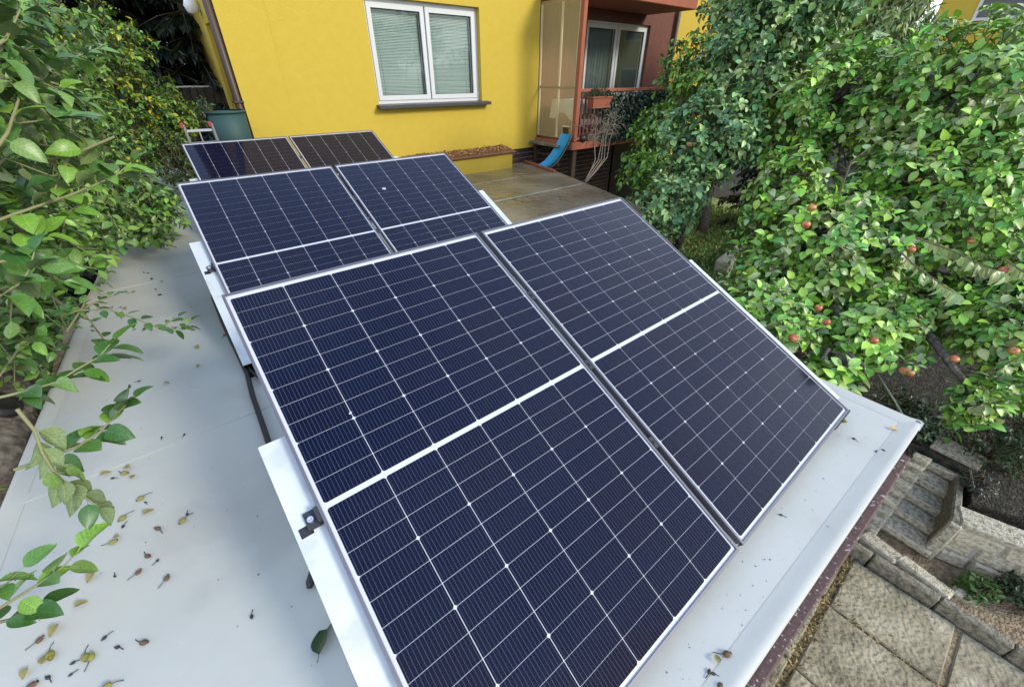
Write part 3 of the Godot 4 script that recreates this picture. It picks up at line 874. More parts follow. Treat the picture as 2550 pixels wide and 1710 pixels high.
func panels():
	var tex = cell_tex()
	var cm = []
	for tint in [Color(1, 1, 1), Color(0.95, 0.97, 1.0), Color(1.0, 0.96, 0.96), Color(0.93, 0.95, 0.98)]:
		var m = StandardMaterial3D.new()
		m.albedo_texture = tex
		m.albedo_color = tint
		m.roughness = 0.06
		m.metallic_specular = 0.27
		cm.append(m)
	var cw = 0.1806; var cl = 0.0692
	var kinds = [cell_mesh(cw, cl, true, false), cell_mesh(cw, cl, false, false), cell_mesh(cw, cl, false, true)]
	var backsheet = flat(0.50, 0.51, 0.53, 0.5)
	# parts common to all
	var lip = 0.009
	var make = func(label, xf):
		var t = thing("photovoltaic_module", label, "solar panel", Vector3.ZERO, "solar panels in three rows on the garage roof")
		t.transform = xf
		for s in [0, 1]:
			var st = begin()
			var x0 = 0.0 if s == 0 else PW - lip
			add_box(st, Vector3(x0, -0.004, -PL + lip), Vector3(x0 + lip, 0.0, -lip))
			var xo = 0.0 if s == 0 else PW - 0.003
			add_box(st, Vector3(xo, -0.030, -PL + lip), Vector3(xo + 0.003, -0.0041, -lip))
			part("frame_side", finish(st), M.frame, t)
			st = begin()
			var z0 = -PL if s == 0 else -lip
			add_box(st, Vector3(0, -0.004, z0), Vector3(PW, 0.0, z0 + lip))
			var zo = -PL if s == 0 else -0.003
			add_box(st, Vector3(0, -0.030, zo), Vector3(PW, -0.0041, zo + 0.003))
			part("frame_end", finish(st), M.frame, t)
		part("backsheet", box_mesh(Vector3(0.004, -0.0085, -PL + 0.004), Vector3(PW - 0.004, -0.0065, -0.004)), backsheet, t)
		var gl = begin()
		quad(gl, Vector3(lip, -0.0022, -PL + lip), Vector3(PW - lip, -0.0022, -PL + lip), Vector3(PW - lip, -0.0022, -lip), Vector3(lip, -0.0022, -lip))
		for row in 24:
			var z = -PL + lip + 0.017 + (row % 12) * (cl + 0.0016) + cl * 0.5
			if row >= 12:
				z += 12 * cl + 11 * 0.0016 + 0.018
			for col in 6:
				var x = lip + 0.011 + col * (cw + 0.0026) + cw * 0.5
				part("cell", kinds[row % 3], cm[(row / 3 * 7 + col * 5 + (row / 3) * col) % 4], t, at(x, -0.0062, z))
		part("glass", finish(gl), M.solar_glass, t)
		return t
	var b = Basis(Vector3.RIGHT, TILT)
	var g = 0.0285
	var rows = [[0.0, 0.0, "nearest row"], [0.049, -2.310, "middle row"], [0.291, -4.721, "back row by the house"]]
	for r in rows:
		for k in 2:
			make.call("dark blue %s solar panel in the %s" % ["left", r[2]] if k == 0 else "dark blue %s solar panel in the %s" % ["right", r[2]], Transform3D(b, Vector3(r[0] + k * (PW + g), 0, r[1])))
	# sloping sheet metal consoles that carry the rows
	for ri in 3:
		var r = rows[ri]
		for k in [0, 2]:
			var x = [-0.078, PW + g * 0.5 - 0.10, 2 * PW + g - 0.115][k]
			var wd = [0.20, 0.20, 0.205][k]
			console(r, x, wd, k, ["nearest", "middle", "back"][ri])
	# clamps
	for ri in 3:
		var r = rows[ri]
		for s in [0.46, 0.87, 1.30]:
			var base = Transform3D(b, Vector3(r[0], 0, r[1]))
			if s > 0.6 and s < 1.2:
				var c = thing("end_clamp", "dark end clamp with bolt on the left edge of the %s panel row" % ["nearest", "middle", "back"][ri], "clamp", Vector3.ZERO, "clamps of the solar panels")
				c.transform = base * at(-0.022, -0.030, -s)
				part("clamp_body", bevel_box(Vector3(0.040, 0.010, 0.055), 0.002), M.dark_metal, c)
				part("clamp_jaw", bevel_box(Vector3(0.012, 0.030, 0.045), 0.002), M.dark_metal, c, at(0.016, 0.018, 0))
				part("bolt", lathe([Vector2(0.0, 0.013), Vector2(0.004, 0.013), Vector2(0.0042, 0.0165), Vector2(0.009, 0.0165), Vector2(0.009, 0.004)], 12, false), M.alu, c, at(-0.006, 0, 0))
				# the slot punched in the console beside it
			var mc = thing("middle_clamp", "small grey clamp in the gap between the %s row's two panels, %s" % [["nearest", "middle", "back"][ri], "low" if s < 0.5 else ("middle" if s < 1.0 else "high")], "clamp", Vector3.ZERO, "clamps of the solar panels")
			mc.transform = base * at(PW + g * 0.5, -0.004, -s)
			part("clamp_body", bevel_box(Vector3(0.022, 0.010, 0.05), 0.002), M.dark_metal, mc)
			part("bolt", lathe([Vector2(0.0, 0.011), Vector2(0.006, 0.011), Vector2(0.006, 0.004)], 10, false), M.dark_metal, mc)

func console(r, x, wd, k, rowname):
	var side = ["left end", "middle", "right end"][k]
	var t = thing("mounting_console", "white sheet metal console under the %s of the %s panel row" % [side, rowname], "mounting bracket", Vector3(r[0] + x, ROOF, r[1]), "sheet metal consoles under the panels")
	var ct = cos(TILT); var sn = sin(TILT)
	var drop = 0.036
	var up = func(s): return Vector3(0, s * sn - ROOF - drop * ct, -s * ct - drop * sn)   # point on the top sheet, s metres up the slope
	var s0 = 0.06; var s1 = 1.155
	# top sheet with a punched slot near the end clamp, made of strips round the hole
	var st = begin()
	var th = 0.003
	var nrm = Vector3(0, ct, sn)
	var sheet = func(xa, xb, sa, sb):
		var p = []
		for d in [-th, 0.0]:
			for q in [[xa, sa], [xb, sa], [xb, sb], [xa, sb]]:
				p.append(Vector3(q[0], 0, 0) + up.call(q[1]) + nrm * d)
		hexa(st, p)
	if k == 0:
		sheet.call(0.0, wd, s0, 0.835)
		sheet.call(0.0, 0.012, 0.835, 0.865)
		sheet.call(0.047, wd, 0.835, 0.865)
		sheet.call(0.0, wd, 0.865, s1)
	else:
		sheet.call(0.0, wd, s0, s1)
	part("top_sheet", finish(st), M.galv, t)
	for sx in [0.0, wd - 0.003]:
		var sd = begin()
		var a = up.call(s0) - nrm * th; var c = up.call(s1) - nrm * th
		var pts = [Vector3(0, 0.002, a.z), Vector3(0, a.y, a.z), Vector3(0, c.y, c.z), Vector3(0, 0.002, c.z)]
		for o in [0.0, 0.003]:
			quad(sd, pts[0] + Vector3(sx + o, 0, 0), pts[1] + Vector3(sx + o, 0, 0), pts[2] + Vector3(sx + o, 0, 0), pts[3] + Vector3(sx + o, 0, 0))
		part("side_sheet", finish(sd), M.galv, t)
	var bk = up.call(s1)
	part("back_sheet", box_mesh(Vector3(0.004, 0.002, bk.z - 0.003), Vector3(wd - 0.004, bk.y - 0.01, bk.z)), M.galv, t)
	part("rubber_pad", box_mesh(Vector3(-0.01, 0.0, bk.z - 0.02), Vector3(wd + 0.01, 0.0018, 0.0)), M.black, t)
	if k == 0:
		part("slot_insert", box_mesh(Vector3(0.010, 0, -0.018), Vector3(0.05, 0.004, 0.018)), M.dark_metal, t, Transform3D(Basis(Vector3.RIGHT, TILT), up.call(0.85) - nrm * 0.012))

# ------------------------------------------------------------------ windows
func window(root, x0, x1, y0, y1, z, sashes, blind, up, room_depth = 0.5):
	# a white plastic window set in an opening; z is the outer face of the frame
	var w = Node3D.new()
	w.name = "window"
	root.add_child(w, true)
	w.position = Vector3(x0, y0 + up, z)
	var W = x1 - x0; var H = y1 - y0
	var st = begin()
	var f = 0.055
	add_box(st, Vector3(0, 0, -0.07), Vector3(f, H, 0)); add_box(st, Vector3(W - f, 0, -0.07), Vector3(W, H, 0))
	add_box(st, Vector3(f, 0, -0.07), Vector3(W - f, f, 0)); add_box(st, Vector3(f, H - f, -0.07), Vector3(W - f, H, 0))
	part("frame", finish(st), M.white_pvc, w)
	var sw = (W - 2 * f - 0.02 * (sashes - 1)) / sashes
	for k in sashes:
		var a = f + 0.004 + k * (sw + 0.02); var b = a + sw - 0.008
		var lo = f + 0.004; var hi = H - f - 0.004
		st = begin()
		var g = 0.075
		add_box(st, Vector3(a, lo, -0.062), Vector3(a + g, hi, 0.014)); add_box(st, Vector3(b - g, lo, -0.062), Vector3(b, hi, 0.014))
		add_box(st, Vector3(a + g, lo, -0.062), Vector3(b - g, lo + g, 0.014)); add_box(st, Vector3(a + g, hi - g, -0.062), Vector3(b - g, hi, 0.014))
		part("sash", finish(st), M.white_pvc, w)
		st = begin()
		for q in [[a + g, lo + g, a + g + 0.01, hi - g], [b - g - 0.01, lo + g, b - g, hi - g], [a + g + 0.01, lo + g, b - g - 0.01, lo + g + 0.01], [a + g + 0.01, hi - g - 0.01, b - g - 0.01, hi - g]]:
			add_box(st, Vector3(q[0], q[1], -0.03), Vector3(q[2], q[3], -0.012))
		part("gasket", finish(st), M.black, w)
		st = begin()
		quad(st, Vector3(a + g, lo + g, -0.024), Vector3(a + g, hi - g, -0.024), Vector3(b - g, hi - g, -0.024), Vector3(b - g, lo + g, -0.024))
		part("pane", finish(st), M.glass, w)
		if blind:
			st = begin(true)
			var n = int((hi - lo - 2 * g) / 0.0215)
			for s in n:
				var y = lo + g + 0.012 + s * 0.0215
				var jx = rng.randf_range(-0.001, 0.001)
				var d = 0.0105 + rng.randf_range(-0.0012, 0.0012)
				# a slat: shallow arc tilted to near closed
				var q0 = Vector3(a + g + 0.022 + jx, y - d * 0.78, -0.078); var q1 = Vector3(a + g + 0.022 + jx, y, -0.082); var q2 = Vector3(a + g + 0.022 + jx, y + d * 0.78, -0.092)
				var e = Vector3(b - a - 2 * g - 0.044, rng.randf_range(-0.0015, 0.0015), 0)
				quad(st, q0, q1, q1 + e, q0 + e); quad(st, q1, q2, q2 + e, q1 + e)
			part("blind_slats", finish(st), M.slat, w).set_meta("kind", "stuff")
			st = begin(true)
			for u in [0.12, 0.88]:
				var xx = lerpf(a + g, b - g, u)
				add_tube(st, [Vector3(xx, lo + g, -0.074), Vector3(xx, hi - g, -0.074)], 0.0022, 4)
			part("blind_cord", finish(st), M.slat, w)
			part("blind_rail", box_mesh(Vector3(a + g + 0.015, hi - g - 0.03, -0.1), Vector3(b - g - 0.015, hi - g, -0.072)), M.slat, w)
		elif k == 0:
			st = begin(true)
			var n = 60
			for s in n:
				var xa = lerpf(a + g, b - g, float(s) / n); var xb = lerpf(a + g, b - g, float(s + 1) / n)
				var za = -0.14 + 0.025 * sin(s * 0.9) + 0.012 * sin(s * 2.3); var zb = -0.14 + 0.025 * sin((s + 1) * 0.9) + 0.012 * sin((s + 1) * 2.3)
				quad(st, Vector3(xa, lo, za), Vector3(xa, hi, za), Vector3(xb, hi, zb), Vector3(xb, lo, zb))
			part("curtain", finish(st), M.curtain, w)
	# room behind
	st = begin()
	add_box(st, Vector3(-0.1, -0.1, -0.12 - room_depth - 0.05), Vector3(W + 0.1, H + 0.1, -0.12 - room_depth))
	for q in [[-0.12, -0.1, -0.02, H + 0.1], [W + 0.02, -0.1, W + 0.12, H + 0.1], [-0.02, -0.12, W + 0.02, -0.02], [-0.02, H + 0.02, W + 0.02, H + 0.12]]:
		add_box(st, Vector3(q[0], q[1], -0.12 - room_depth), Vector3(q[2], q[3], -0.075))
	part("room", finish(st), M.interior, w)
	return w

# wall in the XY plane between z0 and z1 with rectangular openings that do not touch
func wall_with_holes(st, x0, x1, y0, y1, z0, z1, holes):
	var xs = [x0, x1]
	for h in holes:
		xs.append(h[0]); xs.append(h[1])
	xs.sort()
	for i in xs.size() - 1:
		var a = xs[i]; var b = xs[i + 1]
		if b - a < 1e-4:
			continue
		var ys = [[y0, y1]]
		for h in holes:
			if h[0] < (a + b) * 0.5 and h[1] > (a + b) * 0.5:
				var nw = []
				for s in ys:
					if h[2] > s[0]: nw.append([s[0], minf(h[2], s[1])])
					if h[3] < s[1]: nw.append([maxf(h[3], s[0]), s[1]])
				ys = nw
		for s in ys:
			add_box(st, Vector3(a, s[0], z0), Vector3(b, s[1], z1))

# ------------------------------------------------------------------ house
func house():
	M.slat = flat(0.26, 0.345, 0.30, 0.5)
	M.curtain = flat(0.06, 0.08, 0.085, 0.9)
	var t = thing("yellow_house", "yellow rendered house with white two leaf window behind the panels", "house", Vector3(0, DRIVE, 0))
	var up = -DRIVE
	var L = func(x, y, z): return Vector3(x, y + up, z)
	var st = begin()
	wall_with_holes(st, 1.92, 7.15, up + 0.0, up + 5.2, WALL - 0.3, WALL, [[3.40, 5.62, up + 0.975, up + 2.46], [4.2, 5.92, up - 0.02, up + 0.085]])
	add_box(st, L.call(1.92, -2.9, WALL - 0.3), L.call(4.4, 0.0, WALL - 0.02))
	part("wall", finish(st), M.plaster, t)
	part("corner_pilaster", box_mesh(L.call(1.3, -2.9, WALL - 0.3), L.call(1.92, 5.2, WALL + 0.022)), M.plaster, t)
	# side wall with a tall shallow niche
	st = begin()
	add_box(st, L.call(1.3, -2.9, -9.15), L.call(1.6, 5.2, -8.86))
	add_box(st, L.call(1.3, -2.9, -8.36), L.call(1.6, 5.2, WALL - 0.3))
	add_box(st, L.call(1.42, 0.95, -8.86), L.call(1.6, 2.05, -8.36))
	add_box(st, L.call(1.3, -2.9, -8.86), L.call(1.6, 0.95, -8.36))
	add_box(st, L.call(1.3, 2.05, -8.86), L.call(1.6, 5.2, -8.36))
	part("side_wall", finish(st), M.plaster, t)
	st = begin()
	add_box(st, L.call(1.6, -2.9, -16), L.call(13.5, 5.2, -9.15))
	part("main_block", finish(st), M.plaster, t)
	var rf = begin()
	quad(rf, L.call(0.9, 5.2, -7.2), L.call(14, 5.2, -7.2), L.call(14, 8.0, -12), L.call(0.9, 8.0, -12))
	quad(rf, L.call(0.9, 8.0, -12), L.call(14, 8.0, -12), L.call(14, 5.2, -16.8), L.call(0.9, 5.2, -16.8))
	part("roof", finish(rf), M.terracotta, t)
	window(t, 3.40, 5.62, 0.975, 2.46, WALL - 0.10, 2, true, up)
	part("window_sill", bevel_box(Vector3(2.40, 0.055, 0.24), 0.006), M.dark_sill, t, Transform3D(Basis(Vector3.RIGHT, 0.06), L.call(4.55, 0.948, WALL + 0.03)))
	# brown downpipe at the corner
	st = begin(true)
	add_tube(st, [L.call(1.245, 5.2, WALL - 0.03), L.call(1.245, 0.2, WALL - 0.03), L.call(1.245, -0.05, WALL - 0.03)], 0.052, 12)
	var dp = part("downpipe", finish(st), M.brown_metal, t)
	part("pipe_bracket", bevel_box(Vector3(0.13, 0.03, 0.13), 0.006), M.brown_metal, dp, at(1.245, up + 1.08, WALL - 0.03))
	# white globe lamp on the side wall, switched off
	var lm = part("wall_lamp", lathe([Vector2(0, -0.10), Vector2(0.07, -0.08), Vector2(0.1, 0.0), Vector2(0.07, 0.08), Vector2(0.0, 0.1)], 16), M.white, t, Transform3D(Basis.IDENTITY, L.call(1.20, 2.26, -8.90)))
	part("lamp_base", bevel_box(Vector3(0.05, 0.06, 0.06), 0.008), M.white_pvc, lm, at(0.085, -0.02, 0))
	# small bracket and cable box low on the side wall
	part("side_fitting", bevel_box(Vector3(0.07, 0.05, 0.2), 0.01), M.dark_metal, t, Transform3D(Basis.IDENTITY, L.call(1.27, 1.12, -8.05)))
	# ledge box in front of the wall foot
	var lb = thing("ledge_box", "low yellow box with rusty brown lid against the house wall", "ledge", Vector3(4.6, -0.3, WALL))
	part("box_body", box_mesh(Vector3(-0.9, 0, 0.005), Vector3(1.53, 0.29, 0.36)), M.plaster, lb)
	part("box_lid", bevel_box(Vector3(2.52, 0.03, 0.44), 0.008), M.rust, lb, Transform3D(Basis(Vector3.RIGHT, 0.20), Vector3(0.34, 0.36, 0.20)))
	var fl = MultiMesh.new()
	fl.transform_format = MultiMesh.TRANSFORM_3D
	fl.use_colors = true
	fl.mesh = leaf_far
	fl.instance_count = 900
	for k in 900:
		var z = rng.randf_range(0.03, 0.36)
		fl.set_instance_transform(k, leaf_at(Vector3(4.6 + rng.randf_range(-0.8, 1.52), -0.3 + 0.386 - (z - 0.2) * 0.2 + rng.randf() * 0.02, WALL + z), Vector3(rng.randfn(), rng.randf_range(-0.1, 0.25), rng.randfn()), Vector3.UP + rv(0.5), rng.randf_range(0.025, 0.055)))
		var c = [Color(0.45, 0.28, 0.06), Color(0.30, 0.16, 0.05), Color(0.16, 0.07, 0.035), Color(0.5, 0.36, 0.12)][rng.randi() % 4]
		fl.set_instance_color(k, c)
	var mi = MultiMeshInstance3D.new()
	mi.name = "leaf_litter"
	mi.multimesh = fl
	var m = flat(1, 1, 1, 0.9)
	m.vertex_color_use_as_albedo = true
	mi.material_override = m
	add_child(mi)
	tag(mi, "yellow and brown dry leaves lying on the rusty lid", "leaves", "", "stuff")
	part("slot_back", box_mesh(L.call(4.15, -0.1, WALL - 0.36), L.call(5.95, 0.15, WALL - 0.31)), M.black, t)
	brick_wall(t, "plinth", 5.9, 7.14, -0.32, -0.004, WALL - 0.06, up, M.mortar)

# courses of single bricks in front of a mortar bed
func brick_wall(root, called, x0, x1, y0, y1, z, up, mortar):
	var n = Node3D.new()
	n.name = called
	root.add_child(n, true)
	part("mortar_bed", box_mesh(Vector3(x0, y0 + up, z - 0.2), Vector3(x1, y1 + up, z)), mortar, n)
	var bh = 0.102; var bl = 0.25; var j = 0.017
	var row = 0
	var y = y1 - bh
	while y > y0 - 0.02:
		var x = x0 - (bl * 0.5 if row % 2 else 0.0)
		while x < x1 - 0.03:
			var a = maxf(x, x0); var b = minf(x + bl, x1)
			if b - a > 0.04:
				var size = Vector3(snappedf(b - a - j, 0.001), bh - j, 0.03)
				part("brick", bevel_box(size, 0.004), M.bricks[rng.randi() % 3], n, at((a + b) * 0.5, y + bh * 0.5 + up, z + 0.006 + rng.randf_range(0, 0.003)))
			x += bl
		y -= bh
		row += 1
	return n

func concrete_roof():
	var t = thing("concrete_roof", "wet brown concrete flat roof between garage and house", "roof", Vector3(2.6, -0.55, WALL))
	var o = Vector2(2.6, WALL)
	var outline = []
	for q in [Vector2(2.60, WALL + 0.01), Vector2(6.93, WALL + 0.01), Vector2(6.62, -6.6), Vector2(5.60, -3.25), Vector2(2.60, -3.25)]:
		outline.append(q - o)
	part("slab", slab_mesh(outline, 0.0, 0.25), M.concrete, t)
	part("joint_ridge", bevel_box(Vector3(3.5, 0.02, 0.06), 0.008), M.concrete_pale, t, at(1.80, 0.255, -5.32 - WALL))
	part("joint_ridge", bevel_box(Vector3(1.6, 0.012, 0.035), 0.005), M.concrete_pale, t, at(2.2, 0.253, -6.55 - WALL))
	part("wall", box_mesh(Vector3(0.3, -2.3, 0.3), Vector3(2.85, 0.0, 4.3)), M.old_concrete, t)
	var lo = thing("lower_roof", "dark mossy lower concrete slab beside the wet roof", "roof", Vector3(6.0, -1.1, -4.6))
	part("slab", slab_mesh([Vector2(-0.4, 0.9), Vector2(1.75, 0.75), Vector2(1.95, -0.6), Vector2(0.6, -1.9), Vector2(0.25, -0.6)], 0.0, 0.2), M.stone_dark, lo)
	part("wall", box_mesh(Vector3(0.3, -1.1, -0.6), Vector3(1.6, 0.0, 0.5)), M.stone_dark, lo)
	# low kerb wall in the lawn
	var kw = thing("garden_kerb_wall", "low pale concrete kerb wall at the edge of the lawn", "wall", Vector3(9.6, GARDEN, -3.6))
	part("block", bevel_box(Vector3(3.2, 0.35, 0.30), 0.02, 0.01), M.stone_pale, kw, turned(Vector3(0.7, 0.12, -0.1), 0.16))

# ------------------------------------------------------------------ balcony and what stands there
func balcony():
	var up = -DRIVE
	var t = thing("balcony", "terracotta balcony with translucent side screen on the yellow house", "balcony", Vector3(7.15, 0.05, WALL))
	var F = 1.21   # depth
	part("floor_slab", bevel_box(Vector3(4.6, 0.15, F + 0.02), 0.012), M.terracotta, t, at(2.25, 0.075, F * 0.5))
	part("upper_slab", bevel_box(Vector3(3.6, 0.26, F + 0.10), 0.012), M.terracotta, t, at(1.80, 2.745, F * 0.5 + 0.05))
	part("post", bevel_box(Vector3(0.10, 2.45, 0.10), 0.008), M.terracotta, t, at(0.05, 1.385, F - 0.05))
	part("hand_rail", bevel_box(Vector3(4.4, 0.06, 0.06), 0.008), M.terracotta, t, at(2.3, 1.105, F - 0.05))
	part("foot_rail", bevel_box(Vector3(4.4, 0.05, 0.05), 0.008), M.terracotta, t, at(2.3, 0.215, F - 0.05))
	for k in 36:
		part("baluster", bevel_box(Vector3(0.045, 0.83, 0.02), 0.004), M.redwall, t, at(0.2 + 0.118 * k, 0.66, F - 0.05))
	# back wall with the white balcony window
	var st = begin()
	wall_with_holes(st, 0.0, 4.85, 0.0, 4.2, -0.3, -0.02, [[1.46, 3.82, 0.30, 2.42]])
	part("back_wall", finish(st), M.redwall, t)
	window(t, 1.46, 3.82, 0.30, 2.42, -0.10, 2, false, 0.0, 1.2)
	# translucent side screen
	st = begin()
	for s in 24:
		var za = lerpf(0.03, F - 0.06, s / 24.0); var zb = lerpf(0.03, F - 0.06, (s + 1) / 24.0)
		var xa = 0.006 * (s % 2); var xb = 0.006 * ((s + 1) % 2)
		quad(st, Vector3(xa, 0.20, za), Vector3(xa, 2.60, za), Vector3(xb, 2.60, zb), Vector3(xb, 0.20, zb))
	part("side_screen", finish(st), M.screen, t)
	for z in [0.02, 0.62, F - 0.11]:
		part("screen_batten", bevel_box(Vector3(0.03, 2.36, 0.045), 0.004), M.cream, t, at(0.035, 1.38, z))
	for y in [0.19, 1.15]:
		part("screen_rail", bevel_box(Vector3(0.03, 0.045, F - 0.12), 0.004), M.redwall, t, at(0.035, y, F * 0.5 - 0.04))
	# support posts below
	for x in [0.12, 4.3]:
		part("support_post", bevel_box(Vector3(0.12, 2.85, 0.12), 0.008), M.brown_metal, t, at(x, -1.43, F - 0.12))
	var ph = thing("house_basement", "dark brick basement wall of the house under the balcony", "wall", Vector3(7.15, GARDEN, WALL))
	brick_wall(ph, "brickwork", 0.02, 2.9, -1.45, 0.02, -0.04, -GARDEN, M.mortar_dark)
	part("lower_wall", box_mesh(Vector3(0.0, -0.3, -0.24), Vector3(6.0, 0.74, -0.05)), M.stone_dark, ph)
	part("cellar_door", bevel_box(Vector3(1.5, 1.95, 0.05), 0.006), M.black, ph, at(3.7, 1.25, -0.03))
	part("cellar_pier", box_mesh(Vector3(4.46, 0.0, -0.24), Vector3(6.0, 2.2, -0.05)), M.bricks[2], ph)
	# yellow wall beyond the balcony with its downpipe
	var yw = thing("house_wing", "yellow wing of the house to the right of the balcony", "house", Vector3(12.0, GARDEN, WALL))
	part("wall", box_mesh(Vector3(0.05, 0.0, -1.2), Vector3(4.5, 7.2, 0.0)), M.plaster, yw)
	part("downpipe", tube_mesh([Vector3(0.0, 0, 0.06), Vector3(0.0, 7, 0.06)], 0.05, 10), M.brown_metal, yw)
	# terracotta flower box with plants
	var fb = thing("flower_box", "terracotta plastic flower box with green plants hung on the balcony rail", "planter", Vector3(7.72, 0.86, WALL + F + 0.10))
	st = begin()
	hexa(st, [Vector3(-0.25, 0, 0.07), Vector3(0.25, 0, 0.07), Vector3(0.25, 0, -0.07), Vector3(-0.25, 0, -0.07), Vector3(-0.29, 0.18, 0.09), Vector3(0.29, 0.18, 0.09), Vector3(0.29, 0.18, -0.09), Vector3(-0.29, 0.18, -0.09)])
	part("tub", finish(st), M.pot, fb)
	part("rim", bevel_box(Vector3(0.62, 0.025, 0.21), 0.006), M.pot, fb, at(0, 0.175, 0))
	part("saucer", bevel_box(Vector3(0.56, 0.02, 0.18), 0.006), M.pot, fb, at(0, -0.012, 0))
	shrub("balcony_plant", "small leafy plants growing in the terracotta flower box", "plant", Vector3(7.72, 1.03, WALL + F + 0.10), Vector3(0.36, 0.10, 0.12), 60, 5, 0.05, [Color(0.06, 0.13, 0.03), Color(0.03, 0.07, 0.02)], leaf_far, 0.10)
	# clipped ivy screen along the rail
	var iv = thing("ivy_screen", "dark green ivy screen hanging on the balcony railing", "ivy", Vector3(9.6, 0.1, WALL + F + 0.02))
	part("net", box_mesh(Vector3(-1.55, 0.1, -0.012), Vector3(1.6, 1.0, -0.006)), M.net, iv)
	var lv = []
	for k in 4200:
		var p = Vector3(9.6 + rng.randf_range(-1.62, 1.7), 0.15 + rng.randf_range(0.0, 0.98), WALL + F + 0.04 + absf(rng.randfn()) * 0.03)
		lv.append([leaf_at(p, Vector3(rng.randfn() * 0.6, -0.7 + rng.randfn() * 0.5, 0.35), Vector3(rng.randfn() * 0.5, 0.3, 1.0), rng.randf_range(0.05, 0.09)), rng.randi() % 3])
	place_leaves(iv, lv, leaf_round, [Color(0.012, 0.045, 0.022), Color(0.02, 0.07, 0.03), Color(0.008, 0.03, 0.018)])
	# table with a pale cloth seen through the screen
	var tb = thing("balcony_table", "small balcony table with pale cloth seen through the translucent screen", "table", Vector3(7.65, 0.2, WALL + 0.62))
	part("table_top", bevel_box(Vector3(0.5, 0.03, 0.7), 0.006), M.white, tb, at(0, 0.75, 0))
	for q in [[-0.2, -0.3], [0.2, -0.3], [-0.2, 0.3], [0.2, 0.3]]:
		part("leg", tube_mesh([Vector3(q[0], 0.0, q[1]), Vector3(q[0], 0.735, q[1])], 0.015, 8), M.alu, tb)
	st = begin(true)
	var ring = []
	var nn = 40
	for k in nn:
		var a = TAU * k / nn
		var e = Vector2(cos(a), sin(a))
		var sc = 1.0 / maxf(absf(e.x) / 0.29, absf(e.y) / 0.39)
		var hang = 0.24 + 0.14 * pow(absf(sin(2 * a)), 3.0)
		ring.append([Vector3(e.x * sc * 0.98, 0.772, e.y * sc * 0.98), Vector3(e.x * sc * (1.06 + 0.03 * sin(k * 2.2)), 0.772 - hang, e.y * sc * (1.06 + 0.03 * sin(k * 2.2)))])
	for k in nn:
		var a = ring[k]; var b = ring[(k + 1) % nn]
		tri(st, Vector3(0, 0.774, 0), a[0], b[0]); quad(st, a[0], a[1], b[1], b[0])
	single("table_cloth", finish(st), M.cloth, "pale draped cloth over the balcony table behind the screen", "tablecloth", at(7.65, 0.2, WALL + 0.62))
	# children's slide leaning from the balcony edge to the concrete roof
	var sl = thing("blue_slide", "bright blue plastic slide curving down from the balcony edge", "slide", Vector3(6.8, -0.3, WALL + 1.0))
	st = begin(true)
	var prev = []
	for k in 13:
		var u = k / 12.0
		var p = Vector3(lerpf(0.30, -0.22, u) - 0.10 * u * (1 - u), 0.66 - 0.63 * pow(u, 0.8) - 0.10 * sin(u * PI), lerpf(0.03, -0.12, u))
		var cur = [p + Vector3(0, 0.035, -0.15), p + Vector3(0, 0, -0.135), p + Vector3(0, 0, 0.135), p + Vector3(0, 0.035, 0.15)]
		if k > 0:
			for q in 3:
				quad(st, prev[q], cur[q], cur[q + 1], prev[q + 1])
				quad(st, prev[q] - Vector3(0, 0.012, 0), prev[q + 1] - Vector3(0, 0.012, 0), cur[q + 1] - Vector3(0, 0.012, 0), cur[q] - Vector3(0, 0.012, 0))
		prev = cur
	part("chute", finish(st), M.blue, sl)
	st = begin(true)
	var ep = []
	for k in 13:
		var u = k / 12.0
		ep.append(Vector3(lerpf(0.30, -0.22, u) - 0.10 * u * (1 - u), 0.64 - 0.63 * pow(u, 0.8) - 0.10 * sin(u * PI), lerpf(0.03, -0.12, u) + 0.158))
	add_tube(st, ep, 0.010, 6)
	part("edge_strip", finish(st), M.wood, sl)
	single("slide_plank", bevel_box(Vector3(0.07, 0.05, 1.28), 0.006), M.terracotta, "terracotta coloured plank lying at the foot of the blue slide", "plank", turned(Vector3(6.60, -0.272, -7.06), -0.21))
	single("weathered_bench", bevel_box(Vector3(0.24, 0.05, 0.95), 0.008), M.wood, "weathered grey plank shelf beside the blue slide", "shelf", at(7.02, 0.12, WALL + 0.50))
	var tr = thing("bench_trestle", "dark wooden trestle carrying the weathered plank shelf", "trestle", Vector3(7.02, -0.3, WALL + 0.5))
	for z in [-0.38, 0.38]:
		part("leg", bevel_box(Vector3(0.06, 0.395, 0.05), 0.005), M.brown_metal, tr, at(0, 0.1975, z))
	part("brace", bevel_box(Vector3(0.03, 0.05, 0.70), 0.005), M.brown_metal, tr, at(0, 0.2, 0))
	# picture box at the head of the slide
	var bx = thing("toy_box", "small dark box with pale rim standing at the top of the slide", "box", Vector3(7.18, 0.2, WALL + 0.93))
	part("box", bevel_box(Vector3(0.06, 0.28, 0.17), 0.006), M.brown_metal, bx, at(0, 0.14, 0))
	part("rim", bevel_box(Vector3(0.07, 0.02, 0.19), 0.004), M.cream, bx, at(0, 0.29, 0))
	var lt = thing("round_pot", "round dark pot standing on the balcony edge by the post", "pot", Vector3(7.42, 0.2, WALL + F + 0.0))
	part("pot", lathe([Vector2(0, 0), Vector2(0.05, 0.0), Vector2(0.075, 0.06), Vector2(0.06, 0.12), Vector2(0.05, 0.125)], 14), M.dark_metal, lt)
	single("balcony_board", bevel_box(Vector3(0.55, 0.13, 0.03), 0.005), M.wood, "pale wooden board leaning at the foot of the balcony rail", "board", at(7.85, 0.27, WALL + F + 0.0))
	# leafless climber
	var vine = thing("bare_vine", "leafless grey vine twisting up the front of the balcony", "vine", Vector3(7.35, -0.9, WALL + F + 0.5))
